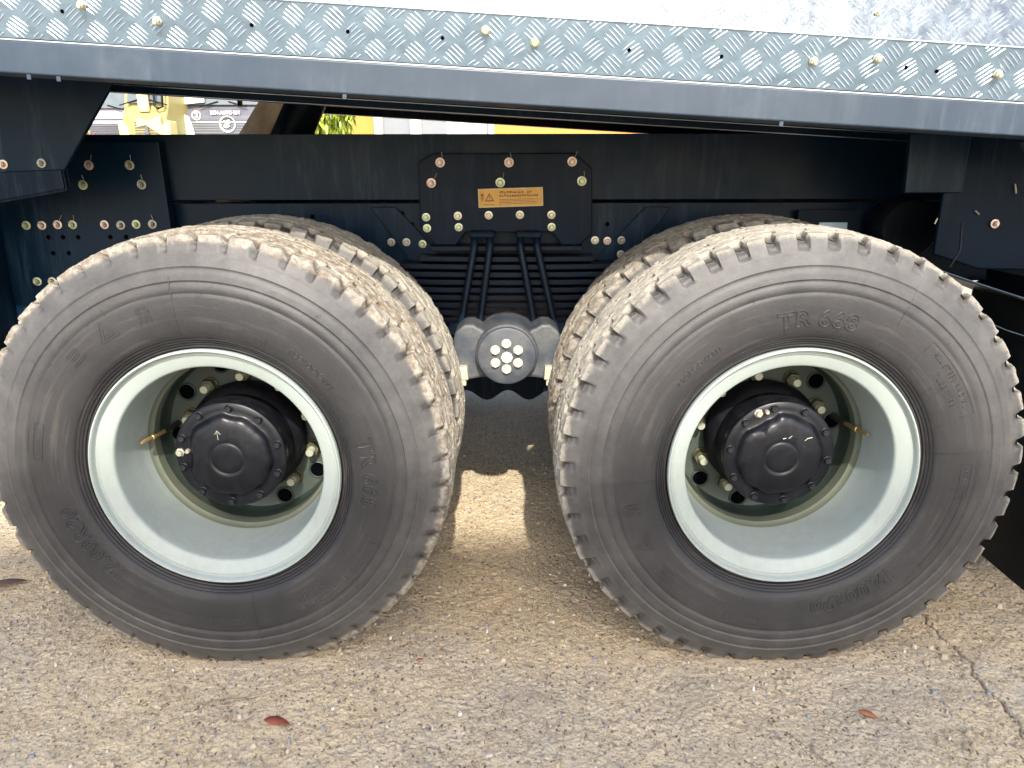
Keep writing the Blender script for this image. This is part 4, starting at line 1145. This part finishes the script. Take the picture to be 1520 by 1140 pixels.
# flowers at the lower left corner of the gap
def foliage(name, label, cat, loc, nl, spread, cols_, Ls, droop, grp=None, seed=4, stem_h=1.5):
    g = np.random.default_rng(seed)
    t = thing(name, label, cat, loc, grp)
    mb = MB()
    for i in range(nl):
        c_ = g.normal(0, 1, 3); c_ = c_/np.linalg.norm(c_)*g.random()**.4*np.array(spread)
        c_[2] += stem_h
        az = g.uniform(0, 6.283); dr = g.uniform(*droop); L = g.uniform(*Ls); wv = L*.13
        d = np.array([math.cos(az)*math.cos(dr), math.sin(az)*math.cos(dr), -math.sin(dr)])
        s_ = np.cross(d, [0,0,1.0]); s_ /= np.linalg.norm(s_)+1e-6; n_ = np.cross(s_, d)
        P = [c_, c_+d*L*.35+s_*wv+n_*L*.03, c_+d*L*.35-s_*wv+n_*L*.03, c_+d*L*.75+s_*wv*.7, c_+d*L*.75-s_*wv*.7, c_+d*L-n_*L*.05]
        mb.add(P, [(0,1,2),(1,3,4,2),(3,5,4)])
    mb.build('foliage', island_mat('leaf_' + name, cols_, .5, .4), t, fix=False)
    st_ = MB(); st_.tube([(0,0,0),(.05,0,stem_h*.5),(0,.03,stem_h)], [.09,.07,.04], 10)
    for i in range(7):
        a = g.uniform(0, 6.28); st_.tube([(0,0,stem_h*.6),(math.cos(a)*spread[0]*.6, math.sin(a)*spread[1]*.6, stem_h+spread[2]*.3)], [.04,.015], 6)
    st_.build('trunk', paint('bark', (.12,.09,.06), .9), t, smooth=60)
    return t
foliage('flowering_shrub', 'pink and orange flowering shrub before the grey cab', 'shrub', (-8.05, 13.2, 0), 900, (.55,.4,.42), [(0,(.62,.08,.22)),(.4,(.70,.28,.06)),(.6,(.30,.36,.05)),(.85,(.70,.22,.38))], (.07,.13), (-.8,.9), seed=3, stem_h=1.42)
foliage('mango_tree', 'bright green tree with long drooping leaves before the orange wall', 'tree', (-5.35, 20.5, 0), 5200, (1.05,1.0,1.25), [(0,(.34,.42,.05)),(.35,(.20,.30,.04)),(.6,(.45,.50,.08)),(.85,(.10,.17,.03))], (.22,.38), (.5,1.5), seed=9, stem_h=2.9)

# orange building with white pillars
B = thing('orange_building', 'low orange building with white pillars and grey shutters behind the trucks', 'building', (0, 26, 0))
MB().box(-16, 14, .0, 6, 0, 4.2).build('wall', M['orange'], B)
def bx(name, m, x0, x1, z0, z1, y0=-.06, y1=-.003, par=None): return MB().box(x0, x1, y0, y1, z0, z1).build(name, m, par or B, bevel=.01)
bx('shutter', M['grey_wall'], -4.44, -3.50, 0, 3.4); bx('shutter', M['grey_wall'], -3.12, -.83, 0, 3.4)
for x0, x1 in ((-4.73,-4.45),(-3.49,-3.13),(-.82,-.62)): bx('pillar', M['white'], x0, x1, 0, 3.9, -.32, -.07)
wd = bx('window', M['white'], -2.25, -1.55, 1.0, 3.0, -.09, -.062); wd2 = bx('window', M['white'], -1.53, -.88, 1.0, 3.0, -.09, -.062)
bx('pane', paint('pale_pane', (.55,.58,.56), .2), -2.20, -1.60, 1.05, 2.95, -.10, -.092, wd); bx('pane', paint('warm_pane', (.55,.52,.48), .2), -1.48, -.93, 1.05, 2.95, -.10, -.092, wd2)
MB().box(-16.3, 14.3, -.9, 6.3, 4.2, 4.4).build('roof', M['grey_wall'], B)
G = thing('garden_wall', 'pale grey wall left of the orange building', 'wall', (-11.2, 24.5, 0))
MB().box(-5, 5.0, 0, .2, 0, 3.2).build('wall_face', M['grey_wall'], G); MB().box(-5.05, 5.05, -.05, .25, 3.201, 3.3).build('coping', M['white'], G)

# open shed roof behind the camera; unseen, added to shade the foreground
S = thing('added_sunshade', 'added unseen shed roof on posts behind the camera', 'sunshade', (0, -9.0, 0))
M['sheet'] = paint('sunshade_sheet', (0.45, 0.47, 0.48), 0.5, 0.3)
H = 9.0; edge = 0.62 - H/math.tan(R(SUN_EL))*math.cos(R(SUN_AZ))
MB().box(-20, 20, edge-3.4+9.0, edge+9.0, H, H+.06).build('roof', M['sheet'], S)
for x in (-12, -6, 0, 6, 12):
    for y in (edge+8.8, edge+5.8): MB().tube([(x, y, 0), (x, y, H)], .07, 12).build('post', M['white'], S, smooth=60)
